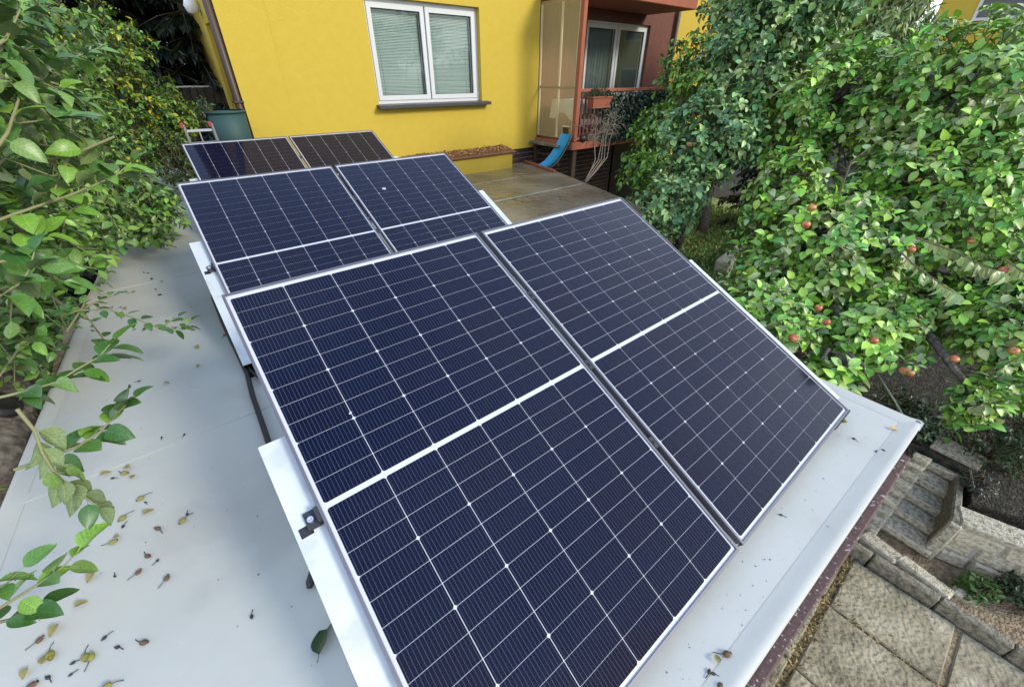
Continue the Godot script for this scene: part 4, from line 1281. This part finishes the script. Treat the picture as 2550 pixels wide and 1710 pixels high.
	var inv = vine.transform.affine_inverse()
	var vp = Vector3(7.25, -0.55, WALL + F + 0.35)
	for k in 5:
		var e = Vector3(7.7 + 0.13 * k + rng.randf_range(-0.08, 0.08), 0.55 + rng.randf_range(-0.2, 0.1), WALL + F + 0.14)
		var mid = Vector3(7.55 + 0.1 * k, -0.15 + rng.randf_range(-0.06, 0.06), WALL + F + 0.3)
		var pts = [vp + rv(0.02), vp.lerp(mid, 0.5) + rv(0.03), mid, mid.lerp(e, 0.5) + rv(0.05), e]
		part("stem", tube_mesh(pts, [0.016, 0.014, 0.012, 0.010, 0.008], 6), M.bare, vine, inv)
		var sb = begin(true)
		for q in 22:
			var a = e + rv(0.16)
			var c = a + Vector3(rng.randfn() * 0.22, rng.randf_range(-0.25, 0.25), rng.randf_range(-0.02, 0.12))
			add_tube(sb, [a, a.lerp(c, 0.5) + rv(0.05), c], [0.006, 0.0045, 0.0025], 4, false)
		part("side_shoots", finish(sb), M.bare, vine, inv)

func yard_things():
	# rain barrel at the house corner
	var b = thing("rain_barrel", "dark green plastic rain barrel at the corner of the house", "barrel", Vector3(0.98, ROOF, -7.42))
	part("tub", lathe([Vector2(0.0, 0.0), Vector2(0.20, 0.0), Vector2(0.215, 0.3), Vector2(0.23, 0.7), Vector2(0.24, 1.05), Vector2(0.225, 1.05), Vector2(0.215, 0.85), Vector2(0.0, 0.84)], 28), M.teal, b)
	part("rim", lathe([Vector2(0.228, 1.035), Vector2(0.252, 1.035), Vector2(0.255, 1.06), Vector2(0.228, 1.065)], 28), M.teal, b)
	part("water", lathe([Vector2(0.0, 0.93), Vector2(0.219, 0.93)], 24), M.water, b)
	# ladder leaning behind the back row
	var l = thing("aluminium_ladder", "short aluminium ladder leaning between hedge and rain barrel", "ladder", Vector3(0.58, ROOF, -7.0))
	for s in [-0.15, 0.15]:
		part("rail", bevel_box(Vector3(0.028, 0.96, 0.06), 0.004), M.alu, l, Transform3D(Basis(Vector3.RIGHT, 0.12) * Basis(Vector3(0, 0, 1), 0.03), Vector3(s, 0.48, 0.06)))
		part("end_cap", bevel_box(Vector3(0.034, 0.05, 0.066), 0.004), M.red_cap, l, Transform3D(Basis(Vector3.RIGHT, 0.12), Vector3(s - 0.03, 0.95, 0.115)))
	for y in [0.2, 0.45, 0.74, 0.885]:
		part("rung", bevel_box(Vector3(0.28, 0.03, 0.045), 0.004), M.alu, l, at(-0.012 * y * 2.0, y, 0.06 + (y - 0.52) * 0.12))
	part("stay", bevel_box(Vector3(0.012, 0.16, 0.012), 0.002), M.alu, l, at(-0.02, 0.81, 0.10))
	# black solar cable along the left of the consoles
	single("solar_cable", tube_mesh([Vector3(0.02, 0.02, -3.9), Vector3(-0.030, -0.035, -3.56), Vector3(-0.036, -0.04, -3.05), Vector3(-0.028, -0.04, -2.56), Vector3(-0.026, -0.035, -2.33), Vector3(-0.044, -0.04, -2.10), Vector3(-0.053, -0.042, -1.84), Vector3(-0.06, -0.042, -1.66), Vector3(-0.055, -0.042, -1.3), Vector3(-0.02, -0.042, -1.1)], 0.013, 8), M.black, "black cable bundle lying on the roof beside the panel consoles", "cable")
	single("solar_cable", tube_mesh([Vector3(-0.02, -0.04, -3.5), Vector3(-0.02, -0.042, -3.05), Vector3(-0.010, -0.042, -2.56), Vector3(-0.002, -0.035, -2.33), Vector3(0.03, -0.03, -2.2)], 0.010, 8), M.black, "short black cable running under the middle panel row", "cable")
	single("cable_end", tube_mesh([Vector3(-0.05, -0.03, -0.93), Vector3(-0.085, -0.036, -0.91), Vector3(-0.105, -0.042, -0.885), Vector3(-0.112, -0.045, -0.87)], [0.014, 0.015, 0.015, 0.009], 8), M.black, "black cable end poking out under the nearest left console", "cable")

# ------------------------------------------------------------------ trees
func sprig_leaves(twig_st, leaves, sprigs):
	for si in sprigs.size():
		var s = sprigs[si]
		var upper = si < 11
		var pts = s[0]; var mid = si == 11 or si == 12
		var n = int(s[1] * (1.5 if upper else (1.35 if mid else 1.0))); var size = s[2] * (1.0 if upper else (1.22 if mid else 1.1)); var tone = s[3]
		var radii = taper(0.0055, 0.0018, pts.size() - 1)
		add_tube(twig_st, pts, radii, 5, false)
		for k in n:
			var t = (0.22 + 0.78 * float(k) / (n - 1)) * (pts.size() - 1)
			var i = mini(int(t), pts.size() - 2)
			var q = pts[i].lerp(pts[i + 1], t - i)
			var ax = (pts[i + 1] - pts[i]).normalized()
			var sd = ax.cross(Vector3.UP).normalized()
			var sgn = 1.0 if k % 2 else -1.0
			var ld = ax * rng.randf_range(0.5, 1.0) + sd * sgn * rng.randf_range(0.5, 1.0) + Vector3(0, rng.randf_range(-0.75, 0.35), 0) + rv(0.4)
			if k == n - 1:
				ld = ax + rv(0.15)
			if tone == 3:
				ld += Vector3(0, -0.7, 0)
			var up = Vector3.UP + rv(0.45)
			if tone == 3 and rng.randf() < 0.6:
				up = Vector3(0.3, -0.6, -0.7) + rv(0.3)
			leaves.append([leaf_at(q, ld, up, size * rng.randf_range(0.75, 1.2)), [0, 1, 2, 3][tone] if rng.randf() < 0.75 else rng.randi() % 4])

func trees():
	var apple_tints = [Color(0.070, 0.201, 0.041), Color(0.142, 0.335, 0.060), Color(0.252, 0.502, 0.067), Color(0.236, 0.402, 0.102)]
	# apple tree on the left, its branches reaching over the roof
	var base = Vector3(-1.55, DRIVE, -3.3)
	var root = thing("apple_tree", "old apple tree leaning over the left edge of the garage roof", "tree", base)
	var inv = root.transform.affine_inverse()
	var tst = begin(true)
	add_tube(tst, [Vector3(-1.65, DRIVE - 0.1, -2.3), Vector3(-1.5, -1.6, -2.0), Vector3(-1.30, -0.75, -2.15), Vector3(-1.19, -0.2, -2.6), Vector3(-1.16, 0.0, -3.1), Vector3(-1.17, 0.12, -3.7), Vector3(-1.25, 0.5, -4.3), Vector3(-1.4, 1.1, -4.7)], [0.24, 0.21, 0.20, 0.20, 0.19, 0.17, 0.12, 0.06], 14)
	part("trunk", finish(tst), M.bark, root, inv)
	for c in [[Vector3(-1.30, -0.1, -3.2), Vector3(-0.8, 0.6, -4.6), 0.06], [Vector3(-1.33, -0.45, -2.9), Vector3(-1.15, 0.35, -1.9), 0.07], [Vector3(-1.15, 0.35, -1.9), Vector3(-0.75, 0.75, -1.35), 0.03], [Vector3(-1.35, 0.5, -4.0), Vector3(-0.9, 1.3, -5.9), 0.06], [Vector3(-1.15, 0.35, -1.9), Vector3(-0.6, 1.35, -1.75), 0.028], [Vector3(-1.4, 1.0, -4.5), Vector3(-1.0, 2.0, -4.6), 0.05]]:
		part("limb", tube_mesh(limb_pts(c[0], c[1], 0.03, 6), taper(c[2], c[2] * 0.35, 6), 8), M.bark, root, inv)
	part("knot_hole", lathe([Vector2(0.0, 0.0), Vector2(0.05, 0.004), Vector2(0.075, 0.02), Vector2(0.085, -0.02)], 14), M.black, root, inv * Transform3D(Basis(Vector3(0, 0, 1), -0.9), Vector3(-1.045, 0.03, -2.72)))
	part("knot_hole", lathe([Vector2(0.0, 0.0), Vector2(0.03, 0.004), Vector2(0.05, 0.015), Vector2(0.055, -0.02)], 12), M.black, root, inv * Transform3D(Basis(Vector3(0, 0, 1), -0.9), Vector3(-1.03, 0.11, -3.35)))
	var ts = begin(true)
	var leaves = []
	grow([[Vector3(-0.78, 0.62, -4.7), Vector3(0.62, 0.50, 1.25), 420], [Vector3(-0.85, 1.25, -5.9), Vector3(0.85, 0.75, 1.2), 420], [Vector3(-1.05, 1.65, -4.2), Vector3(0.75, 0.65, 1.1), 300], [Vector3(-1.05, 0.35, -3.1), Vector3(0.45, 0.32, 0.7), 150], [Vector3(-0.72, 1.15, -2.6), Vector3(0.38, 0.45, 0.55), 150], [Vector3(-1.3, -0.7, -3.6), Vector3(0.5, 0.6, 1.0), 160], [Vector3(-1.3, -0.5, -2.1), Vector3(0.35, 0.5, 0.5), 60], [Vector3(-0.25, 0.30, -5.4), Vector3(0.35, 0.28, 0.8), 130], [Vector3(-0.34, 1.42, -1.95), Vector3(0.24, 0.36, 0.5), 52], [Vector3(-0.50, 0.98, -2.05), Vector3(0.24, 0.28, 0.45), 44], [Vector3(-0.45, 1.75, -2.3), Vector3(0.35, 0.3, 0.6), 60], [Vector3(-0.5, 1.75, -5.0), Vector3(0.55, 0.5, 0.9), 160]], 0.26, 11, 0.072, 0.12, 4, ts, leaves)
	sprig_leaves(ts, leaves, SPRIGS)
	part("twigs", finish(ts), M.twig_green, root, inv).set_meta("kind", "stuff")
	place_leaves(root, leaves, leaf_far, apple_tints, leaf_near)
	# yellowing plum bush by the house corner
	tree("yellowing_tree", "small tree with yellowing leaves left of the house corner", "tree", Vector3(-0.9, DRIVE, -8.6), Vector3(-0.6, 0.2, -8.5), 0.08,
		[[Vector3(-0.15, 1.65, -8.3), Vector3(0.75, 0.75, 0.8), 330], [Vector3(0.35, 1.0, -8.5), Vector3(0.5, 0.5, 0.6), 220], [Vector3(-0.9, 1.2, -8.4), Vector3(0.7, 0.8, 0.7), 220], [Vector3(-0.1, 0.55, -8.0), Vector3(0.6, 0.35, 0.6), 200]], 0.24, 11, 0.07, 0.25, [Color(0.200, 0.411, 0.039), Color(0.112, 0.273, 0.039), Color(0.449, 0.516, 0.039), Color(0.075, 0.198, 0.033)], leaf_far)
	shrub("corner_shrub", "leafy shrub with drooping shoots in front of the rain barrel", "shrub", Vector3(0.25, ROOF, -7.55), Vector3(0.34, 0.52, 0.26), 110, 10, 0.055, [Color(0.055, 0.13, 0.025), Color(0.03, 0.075, 0.02), Color(0.12, 0.2, 0.03)], leaf_far, 0.2)
	shrub("barrel_plant", "small green shoots hanging over the rim of the rain barrel", "plant", Vector3(0.78, 0.88, -7.42), Vector3(0.12, 0.16, 0.12), 26, 8, 0.05, [Color(0.05, 0.12, 0.03), Color(0.03, 0.08, 0.025)], leaf_far, 0.14)
	# dark conifers far behind on the left
	var cd = [Color(0.010, 0.026, 0.014), Color(0.016, 0.040, 0.018), Color(0.007, 0.018, 0.010)]
	var spots = [[Vector3(0.7, DRIVE, -13.5), "tall dark conifer directly left of the house corner"], [Vector3(-1.4, DRIVE, -13.0), "dark conifer behind the small yellowing tree"], [Vector3(2.3, DRIVE, -15.5), "dark conifer furthest back beside the house"], [Vector3(-3.6, DRIVE, -11.5), "dark conifer behind the left apple tree"], [Vector3(0.0, DRIVE, -15.5), "dark conifer furthest left in the background row"], [Vector3(1.5, DRIVE, -12.4), "dark conifer closest to the yellow side wall"], [Vector3(0.2, DRIVE, -12.2), "dark conifer standing just behind the timber fence"]]
	for s in spots:
		conifer("conifer", s[1], s[0], 8.5, 2.3, cd)
	tree("evergreen_tree", "broad black green evergreen filling the gap behind the rain barrel", "tree", Vector3(0.6, DRIVE, -14.5), Vector3(0.6, 0.5, -14.5), 0.16,
		[[Vector3(0.2, 1.4, -13.6), Vector3(1.6, 1.3, 0.9), 330], [Vector3(1.3, 3.3, -13.8), Vector3(1.7, 1.5, 0.9), 360], [Vector3(-1.0, 3.2, -13.4), Vector3(1.7, 1.4, 0.9), 330], [Vector3(-2.2, 1.6, -12.4), Vector3(1.3, 1.4, 0.9), 280], [Vector3(0.5, 2.6, -15.2), Vector3(2.4, 2.4, 0.9), 500]], 0.5, 14, 0.22, 0.3, cd, leaf_slim)
	var fn = thing("timber_fence", "dark timber fence in the shade behind the house corner", "fence", Vector3(0.4, ROOF, -11.3))
	for k in 14:
		part("board", bevel_box(Vector3(0.115, 1.25, 0.02), 0.004), M.fence, fn, at(-0.45 + 0.125 * k, 0.62, rng.randf_range(-0.004, 0.004)))
	part("rail", bevel_box(Vector3(1.75, 0.03, 0.04), 0.004), M.alu, fn, at(0.35, 1.27, 0))
	# apple tree with red fruit on the right
	tree("fruiting_apple_tree", "large apple tree with red fruit beside the right edge of the roof", "tree", Vector3(5.9, GARDEN, -0.9), Vector3(5.6, -0.6, -0.9), 0.13,
		[[Vector3(5.05, 0.05, -1.05), Vector3(1.05, 0.60, 0.85), 560], [Vector3(5.95, 0.45, -0.45), Vector3(1.0, 0.75, 0.9), 420], [Vector3(3.62, -0.34, -0.98), Vector3(0.60, 0.36, 0.55), 190], [Vector3(6.5, 1.25, -0.8), Vector3(1.1, 0.8, 0.9), 420], [Vector3(6.3, 1.15, -1.8), Vector3(1.0, 0.75, 0.8), 330], [Vector3(4.45, -0.42, -0.35), Vector3(0.72, 0.34, 0.50), 200], [Vector3(4.22, -0.62, 0.52), Vector3(0.16, 0.34, 0.14), 36], [Vector3(5.1, -0.25, 0.45), Vector3(0.7, 0.4, 0.45), 150], [Vector3(3.72, -0.55, -0.30), Vector3(0.30, 0.22, 0.25), 40], [Vector3(4.75, 0.55, -1.45), Vector3(0.40, 0.42, 0.40), 90], [Vector3(7.3, 0.2, 0.0), Vector3(1.0, 0.8, 0.9), 200], [Vector3(5.5, -0.45, -0.25), Vector3(0.8, 0.45, 0.7), 240], [Vector3(5.6, -0.1, 0.55), Vector3(0.6, 0.6, 0.5), 200], [Vector3(4.75, -0.55, 0.62), Vector3(0.35, 0.3, 0.25), 60]],
		0.30, 13, 0.092, 0.22, [Color(0.179, 0.498, 0.084), Color(0.298, 0.685, 0.103), Color(0.507, 0.934, 0.125), Color(0.448, 0.745, 0.178), Color(0.495, 0.660, 0.304)], leaf_round, leaf_near2, "", 0.9, 0.25, [[[Vector3(4.278, 0.276, -0.342), Vector3(4.184, 0.234, -0.229), Vector3(4.109, 0.207, -0.113), Vector3(4.028, 0.180, -0.002), Vector3(3.937, 0.183, 0.076)], 20, 0.095, 0.9], [[Vector3(4.409, 0.367, -0.313), Vector3(4.409, 0.342, -0.137), Vector3(4.379, 0.312, 0.019), Vector3(4.312, 0.294, 0.132), Vector3(4.241, 0.307, 0.219)], 22, 0.105, 0.9], [[Vector3(4.586, 0.303, 0.194), Vector3(4.521, 0.250, 0.342), Vector3(4.458, 0.220, 0.469)], 14, 0.10, 0.9]])
	# plum with darker bluish leaves
	tree("bluish_tree", "tree with dark bluish green leaves between balcony and apple tree", "tree", Vector3(6.2, GARDEN, -3.3), Vector3(5.8, -0.6, -3.0), 0.10,
		[[Vector3(5.20, 0.85, -2.55), Vector3(0.70, 0.55, 0.58), 300], [Vector3(5.85, 1.65, -2.55), Vector3(0.75, 0.60, 0.60), 320], [Vector3(4.25, 0.22, -2.40), Vector3(0.36, 0.36, 0.36), 110], [Vector3(6.1, 2.2, -2.4), Vector3(0.9, 0.6, 0.7), 260], [Vector3(4.75, 0.42, -2.5), Vector3(0.42, 0.32, 0.40), 90], [Vector3(6.9, 2.3, -3.2), Vector3(0.9, 0.7, 0.8), 220]],
		0.26, 11, 0.085, 0.25, [Color(0.153, 0.388, 0.137), Color(0.263, 0.528, 0.194), Color(0.092, 0.250, 0.092), Color(0.496, 0.778, 0.298)], leaf_round, leaf_near2, "", 0.9, 0.25, [[[Vector3(4.378, 1.257, -1.712), Vector3(4.554, 1.427, -1.589), Vector3(4.688, 1.590, -1.495), Vector3(4.786, 1.734, -1.413), Vector3(4.814, 1.840, -1.357), Vector3(4.858, 1.951, -1.292)], 30, 0.095, 0.1], [[Vector3(4.381, 1.217, -2.138), Vector3(4.435, 1.437, -2.127), Vector3(4.613, 1.682, -2.036), Vector3(4.715, 1.845, -1.936), Vector3(4.741, 1.944, -1.844)], 24, 0.09, 0.1], [[Vector3(4.567, 0.546, -0.954), Vector3(4.654, 0.808, -0.990), Vector3(4.823, 0.984, -0.886), Vector3(4.939, 1.100, -0.774), Vector3(4.940, 1.191, -0.734)], 20, 0.085, 0.1]])
	# cherry with drooping leaves in front of the balcony
	tree("drooping_tree", "tree with long drooping bright leaves in front of the balcony railing", "tree", Vector3(7.2, GARDEN, -4.4), Vector3(6.8, -0.6, -4.4), 0.08,
		[[Vector3(6.55, 0.75, -4.25), Vector3(0.50, 0.42, 0.45), 90], [Vector3(7.55, 1.5, -4.4), Vector3(0.6, 0.7, 0.6), 130], [Vector3(6.4, 0.2, -4.2), Vector3(0.55, 0.35, 0.45), 110], [Vector3(6.1, -0.35, -4.0), Vector3(0.35, 0.2, 0.3), 40]],
		0.30, 12, 0.10, 0.55, [Color(0.164, 0.424, 0.054), Color(0.267, 0.581, 0.068), Color(0.102, 0.268, 0.041)], leaf_far)
	# trees further back
	tree("narrow_leaved_tree", "tree with long narrow leaves far right in the background", "tree", Vector3(13.5, GARDEN, -2.2), Vector3(13.2, 0.8, -2.2), 0.14,
		[[Vector3(12.6, 2.0, -3.3), Vector3(1.4, 1.2, 1.1), 460], [Vector3(13.0, 3.0, -3.9), Vector3(1.3, 1.2, 1.2), 420], [Vector3(12.8, 1.2, -0.8), Vector3(1.5, 1.2, 1.3), 330]], 0.5, 14, 0.16, 0.8, [Color(0.232, 0.372, 0.085), Color(0.161, 0.279, 0.056), Color(0.304, 0.447, 0.099)], leaf_slim)
	tree("broad_tree", "broad green tree behind the bluish leaved tree", "tree", Vector3(11.0, GARDEN, -5.2), Vector3(10.8, 0.2, -5.2), 0.14,
		[[Vector3(9.9, 1.2, -4.6), Vector3(1.1, 1.0, 1.0), 260], [Vector3(10.6, 2.4, -4.8), Vector3(1.3, 0.9, 1.1), 260], [Vector3(11.4, 1.4, -3.9), Vector3(1.3, 1.1, 1.1), 280]], 0.35, 12, 0.12, 0.3, [Color(0.172, 0.402, 0.043), Color(0.257, 0.514, 0.056), Color(0.107, 0.245, 0.043)], leaf_far)
	conifer("conifer", "dark blue green conifer behind the trees at the top right", Vector3(12.4, GARDEN, -4.3), 6.5, 1.2, [Color(0.012, 0.030, 0.028), Color(0.02, 0.045, 0.036), Color(0.008, 0.02, 0.02)])
	tree("garden_tree", "dense green tree behind the fruiting apple tree at the right edge", "tree", Vector3(10.4, GARDEN, 0.2), Vector3(10.3, 0.0, 0.2), 0.14,
		[[Vector3(9.6, 0.6, -0.6), Vector3(1.3, 1.2, 1.3), 330], [Vector3(10.3, 1.2, 0.5), Vector3(1.5, 0.8, 1.4), 330], [Vector3(9.9, -0.5, 0.8), Vector3(1.3, 1.0, 1.2), 280]], 0.35, 12, 0.11, 0.3, [Color(0.130, 0.312, 0.043), Color(0.216, 0.424, 0.063), Color(0.075, 0.200, 0.029)], leaf_far)
	# low plants by the driveway
	shrub("bed_plant", "bright green leafy plant behind the driveway kerb", "plant", Vector3(4.70, DRIVE, 1.40), Vector3(0.15, 0.13, 0.15), 42, 7, 0.06, [Color(0.06, 0.16, 0.025), Color(0.10, 0.22, 0.03)], leaf_far, 0.12, "", 0.0)
	shrub("bed_shrub", "darker spreading shrub at the right end of the planting bed", "shrub", Vector3(4.98, DRIVE, 1.72), Vector3(0.28, 0.2, 0.32), 110, 9, 0.045, [Color(0.03, 0.08, 0.02), Color(0.05, 0.12, 0.03)], leaf_far, 0.16)
	shrub("terrace_bush", "green bush on the terrace above the retaining wall", "shrub", Vector3(6.2, GARDEN, 1.1), Vector3(0.5, 0.42, 0.5), 230, 9, 0.05, [Color(0.035, 0.09, 0.02), Color(0.06, 0.14, 0.03)], leaf_far, 0.2)
	shrub("grey_plant", "low grey green plant growing beside the stair cheek", "plant", Vector3(5.52, GARDEN, 1.06), Vector3(0.20, 0.10, 0.17), 120, 9, 0.035, [Color(0.10, 0.13, 0.10), Color(0.06, 0.085, 0.065)], leaf_slim, 0.14, "", 0.0)
	var under = [[Vector3(5.45, GARDEN, -0.35), "dark leafy undergrowth beneath the apple tree nearest the stairs"], [Vector3(6.1, GARDEN, 0.35), "dark leafy undergrowth between stairs and terrace bush"], [Vector3(5.3, GARDEN, -1.2), "dark leafy undergrowth beneath the apple tree beside the garage"], [Vector3(6.6, GARDEN, -0.6), "dark leafy undergrowth around the apple tree trunk"]]
	for q in under:
		shrub("undergrowth", q[1], "shrub", q[0], Vector3(0.5, 0.22, 0.45), 130, 9, 0.055, [Color(0.045, 0.11, 0.025), Color(0.07, 0.16, 0.035), Color(0.03, 0.07, 0.02)], leaf_far, 0.2, "undergrowth beneath the apple tree")
	# apples
	var names = ["upper one of the pair beside the lawn", "lower one of the pair beside the lawn", "far right by the drooping sprays", "between the drooping sprays", "near the roof edge", "lowest beside the panel edge", "above the dark soil", "hanging alone right of the soil", "hanging low over the dark soil", "behind the low hanging one", "at the right picture edge", "beside the long drooping leaves", "half hidden near the roof edge", "high up near the yellow building", "beside the balcony ivy", "deep in the middle of the crown"]
	for k in APPLES.size():
		var a = thing("apple", "red and yellow apple on the right tree, " + names[k], "apple", APPLES[k] + (APPLES[k] - cam.position).normalized() * rng.randf_range(-0.02, 0.10), "apples on the right tree")
		var s = rng.randf_range(0.75, 1.05)
		part("fruit", lathe([Vector2(0.0, -0.022 * s), Vector2(0.010 * s, -0.026 * s), Vector2(0.022 * s, -0.022 * s), Vector2(0.032 * s, -0.004 * s), Vector2(0.033 * s, 0.010 * s), Vector2(0.024 * s, 0.026 * s), Vector2(0.010 * s, 0.028 * s), Vector2(0.0, 0.020 * s)], 16), M.apple, a, Transform3D(Basis(Vector3(1, 0, 0.4).normalized(), rng.randf_range(-0.5, 0.5)), Vector3.ZERO))
		part("stalk", tube_mesh([Vector3(0, 0.018, 0), Vector3(0.004, 0.05, 0.002)], 0.0018, 5), M.twig, a)
	# neighbouring yellow building and its windows
	var nb = thing("apartment_building", "neighbouring yellow building glimpsed through the trees at top right", "building", Vector3(24, GARDEN, -1.0))
	part("wall", box_mesh(Vector3(0, -1, -3.9), Vector3(9, 13, 9)), M.plaster, nb)
	for y in [2.4, 5.0, 7.6]:
		for z in [-2.2, 0.6, 3.4]:
			var w = part("window", bevel_box(Vector3(0.08, 1.35, 1.3), 0.01), M.white_pvc, nb, at(-0.02, y + 0.9, z))
			part("pane", bevel_box(Vector3(0.03, 1.15, 1.1), 0.004), M.pane_dark, w, at(-0.05, 0, 0))

func conifer(called, label, base, height, radius, tints):
	var root = thing(called, label, "tree", base)
	part("trunk", tube_mesh([Vector3(0, -0.1, 0), Vector3(0, height * 0.5, 0), Vector3(0, height, 0)], [0.14, 0.09, 0.01], 8), M.bark, root)
	var st = begin(true)
	var leaves = []
	var tiers = 20
	for k in tiers:
		var y = lerpf(0.5, height, float(k) / tiers)
		var r = radius * (1.0 - float(k) / tiers) + 0.15
		for j in 9:
			var a = rng.randf() * TAU
			var d = Vector3(cos(a), -0.35, sin(a)).normalized()
			var p0 = base + Vector3(0, y, 0); var p1 = p0 + d * r * rng.randf_range(0.75, 1.1)
			add_tube(st, [p0, p0.lerp(p1, 0.5) + Vector3(0, 0.05, 0), p1], [0.012, 0.008, 0.003], 3, false)
			for q in int(20 + r * 42):
				var t = rng.randf_range(0.15, 1.0)
				var pp = p0.lerp(p1, t)
				leaves.append([leaf_at(pp, d * 0.6 + Vector3(rng.randfn() * 0.6, -0.35, rng.randfn() * 0.6), Vector3.UP + rv(0.5), rng.randf_range(0.12, 0.25)), rng.randi() % 3])
	part("branches", finish(st), M.twig, root, root.transform.affine_inverse()).set_meta("kind", "stuff")
	place_leaves(root, leaves, leaf_slim, tints, null, 0)
	return root

# ------------------------------------------------------------------ fallen fruitlets and leaves on the roof
func litter():
	var cols = [[0.20, 0.19, 0.035], [0.22, 0.19, 0.06], [0.10, 0.055, 0.025], [0.025, 0.022, 0.02], [0.55, 0.33, 0.03]]
	var fruit = lathe([Vector2(0.0, -0.55), Vector2(0.35, -0.5), Vector2(0.55, -0.1), Vector2(0.5, 0.3), Vector2(0.2, 0.55), Vector2(0.28, 0.75), Vector2(0.0, 0.62)], 9)
	var mats = []
	for c in cols:
		mats.append(flat(c[0], c[1], c[2], 0.7))
	var names = ["small greenish shrivelled fruitlet with a stalk on the grey roof", "curled yellowish dry leaf lying on the grey roof", "brown shrivelled fruitlet with a stalk on the grey roof", "tiny black dried bud with a thin stalk on the roof", "orange yellow fallen leaf near the roof's front corner"]
	var cats = ["fruitlet", "dry leaf", "fruitlet", "dry bud", "dry leaf"]
	var called = ["fallen_fruitlet", "dry_leaf", "fallen_fruitlet", "dry_bud", "dry_leaf"]
	var groups = ["greenish fruitlets fallen on the roof", "dry leaves fallen on the roof", "brown fruitlets fallen on the roof", "black buds fallen on the roof", ""]
	var spread = DEBRIS.duplicate()
	for k in 16:
		spread.append([rng.randf_range(-0.72, -0.15), rng.randf_range(-4.6, -1.9), [1, 3, 3, 2][k % 4]])
	for d in spread:
		var k = d[2]
		var t = thing(called[k], names[k], cats[k], Vector3(d[0], ROOF, d[1]), groups[k])
		t.rotation.y = rng.randf() * TAU
		var s = [0.019, 0.0, 0.017, 0.009, 0.0][k] * rng.randf_range(0.8, 1.2)
		if k == 1 or k == 4:
			part("blade", leaf_near, mats[k], t, Transform3D(Basis(Vector3.RIGHT, 0.12) * Basis.from_scale(Vector3(1, 1.6, 1) * rng.randf_range(0.03, 0.042)), Vector3(0, 0.010, 0)))
		else:
			part("fruit", fruit, mats[k], t, Transform3D(Basis.from_scale(Vector3(1.1, 0.7, 0.95)) * Basis(Vector3(0, 0, 1), 1.35) * Basis.from_scale(Vector3.ONE * s), Vector3(0, s * 0.38, 0)))
			part("stalk", tube_mesh([Vector3(s * 0.3, s * 0.5, 0), Vector3(s * 1.2, s * 0.35, s * 0.3), Vector3(s * 1.7 + 0.004, 0.003, s * 0.7)], 0.0013, 4), mats[3], t)
	# fine grit and flakes blown over roof and driveway
	grit("roof_grit", "fine dark grit and flakes scattered over the roof membrane", 300, [[-0.95, -0.12, -4.5, 0.0, 0.75], [0.2, 2.45, 0.02, 0.14, 0.25]], ROOF + 0.001, 0.0012, 0.004, Color(0.05, 0.045, 0.04))
	grit("driveway_litter", "dry brown leaf crumbs scattered over the driveway slabs", 420, [[1.6, 4.2, 0.2, 1.7, 1.0]], DRIVE + 0.002, 0.004, 0.014, Color(0.16, 0.10, 0.045))
	# dried droppings on the glass
	var spots = [[Vector3(PW + 0.0285 + 0.27, 0, -1.36), 0.020, 0.049, -2.310, "pale dried bird dropping on the right panel of the middle row"], [Vector3(0.20, 0, -1.12), 0.006, 0.0, 0.0, "tiny pale dried splash on the left panel of the nearest row"]]
	for q in spots:
		var st = begin()
		var n = 14
		var pts = []
		for k in n:
			var a = TAU * k / n
			pts.append(Vector3(cos(a), 0, sin(a)) * q[1] * rng.randf_range(0.45, 1.25))
		for k in n:
			tri(st, Vector3(0, 0.0012, 0), pts[k], pts[(k + 1) % n])
		single("bird_dropping", finish(st), M.dropping, q[4], "dropping", Transform3D(Basis(Vector3.RIGHT, TILT), Vector3(q[2], 0, q[3])) * at(q[0].x, -0.0019, q[0].z))
	var gl = thing("fallen_leaf", "fresh green leaf with stalk lying beside the nearest white console", "leaf", Vector3(-0.145, ROOF, -0.66))
	gl.rotation.y = -0.5
	var lm = leaf_mat(0.03, 0.085, 0.02)
	part("blade", leaf_near, lm, gl, Transform3D(Basis(Vector3.UP, 0.0) * Basis(Vector3(0, 0, 1), 0.5) * Basis.from_scale(Vector3(0.8, 1.2, 1.0) * 0.125), Vector3(0, 0.014, 0.03)))

# areas: [x0, x1, z0, z1, share]
func grit(called, label, count, areas, y, small, large, col):
	var mm = MultiMesh.new()
	mm.transform_format = MultiMesh.TRANSFORM_3D
	mm.use_colors = true
	mm.mesh = leaf_far
	mm.instance_count = count
	for k in count:
		var u = rng.randf()
		var a = areas[0]
		if areas.size() > 1 and u > a[4]:
			a = areas[1]
		var size = lerpf(small, large, pow(rng.randf(), 2.5)) * 2.0
		mm.set_instance_transform(k, leaf_at(Vector3(rng.randf_range(a[0], a[1]), y + size * 0.1, rng.randf_range(a[2], a[3])), Vector3(rng.randfn(), rng.randf_range(-0.05, 0.15), rng.randfn()), Vector3.UP + rv(0.3), size))
		var f = rng.randf_range(0.5, 1.6)
		mm.set_instance_color(k, Color(col.r * f, col.g * f, col.b * f))
	var mi = MultiMeshInstance3D.new()
	mi.name = called
	mi.multimesh = mm
	var m = flat(1, 1, 1, 0.95)
	m.vertex_color_use_as_albedo = true
	mi.material_override = m
	add_child(mi)
	tag(mi, label, "litter", "", "stuff")
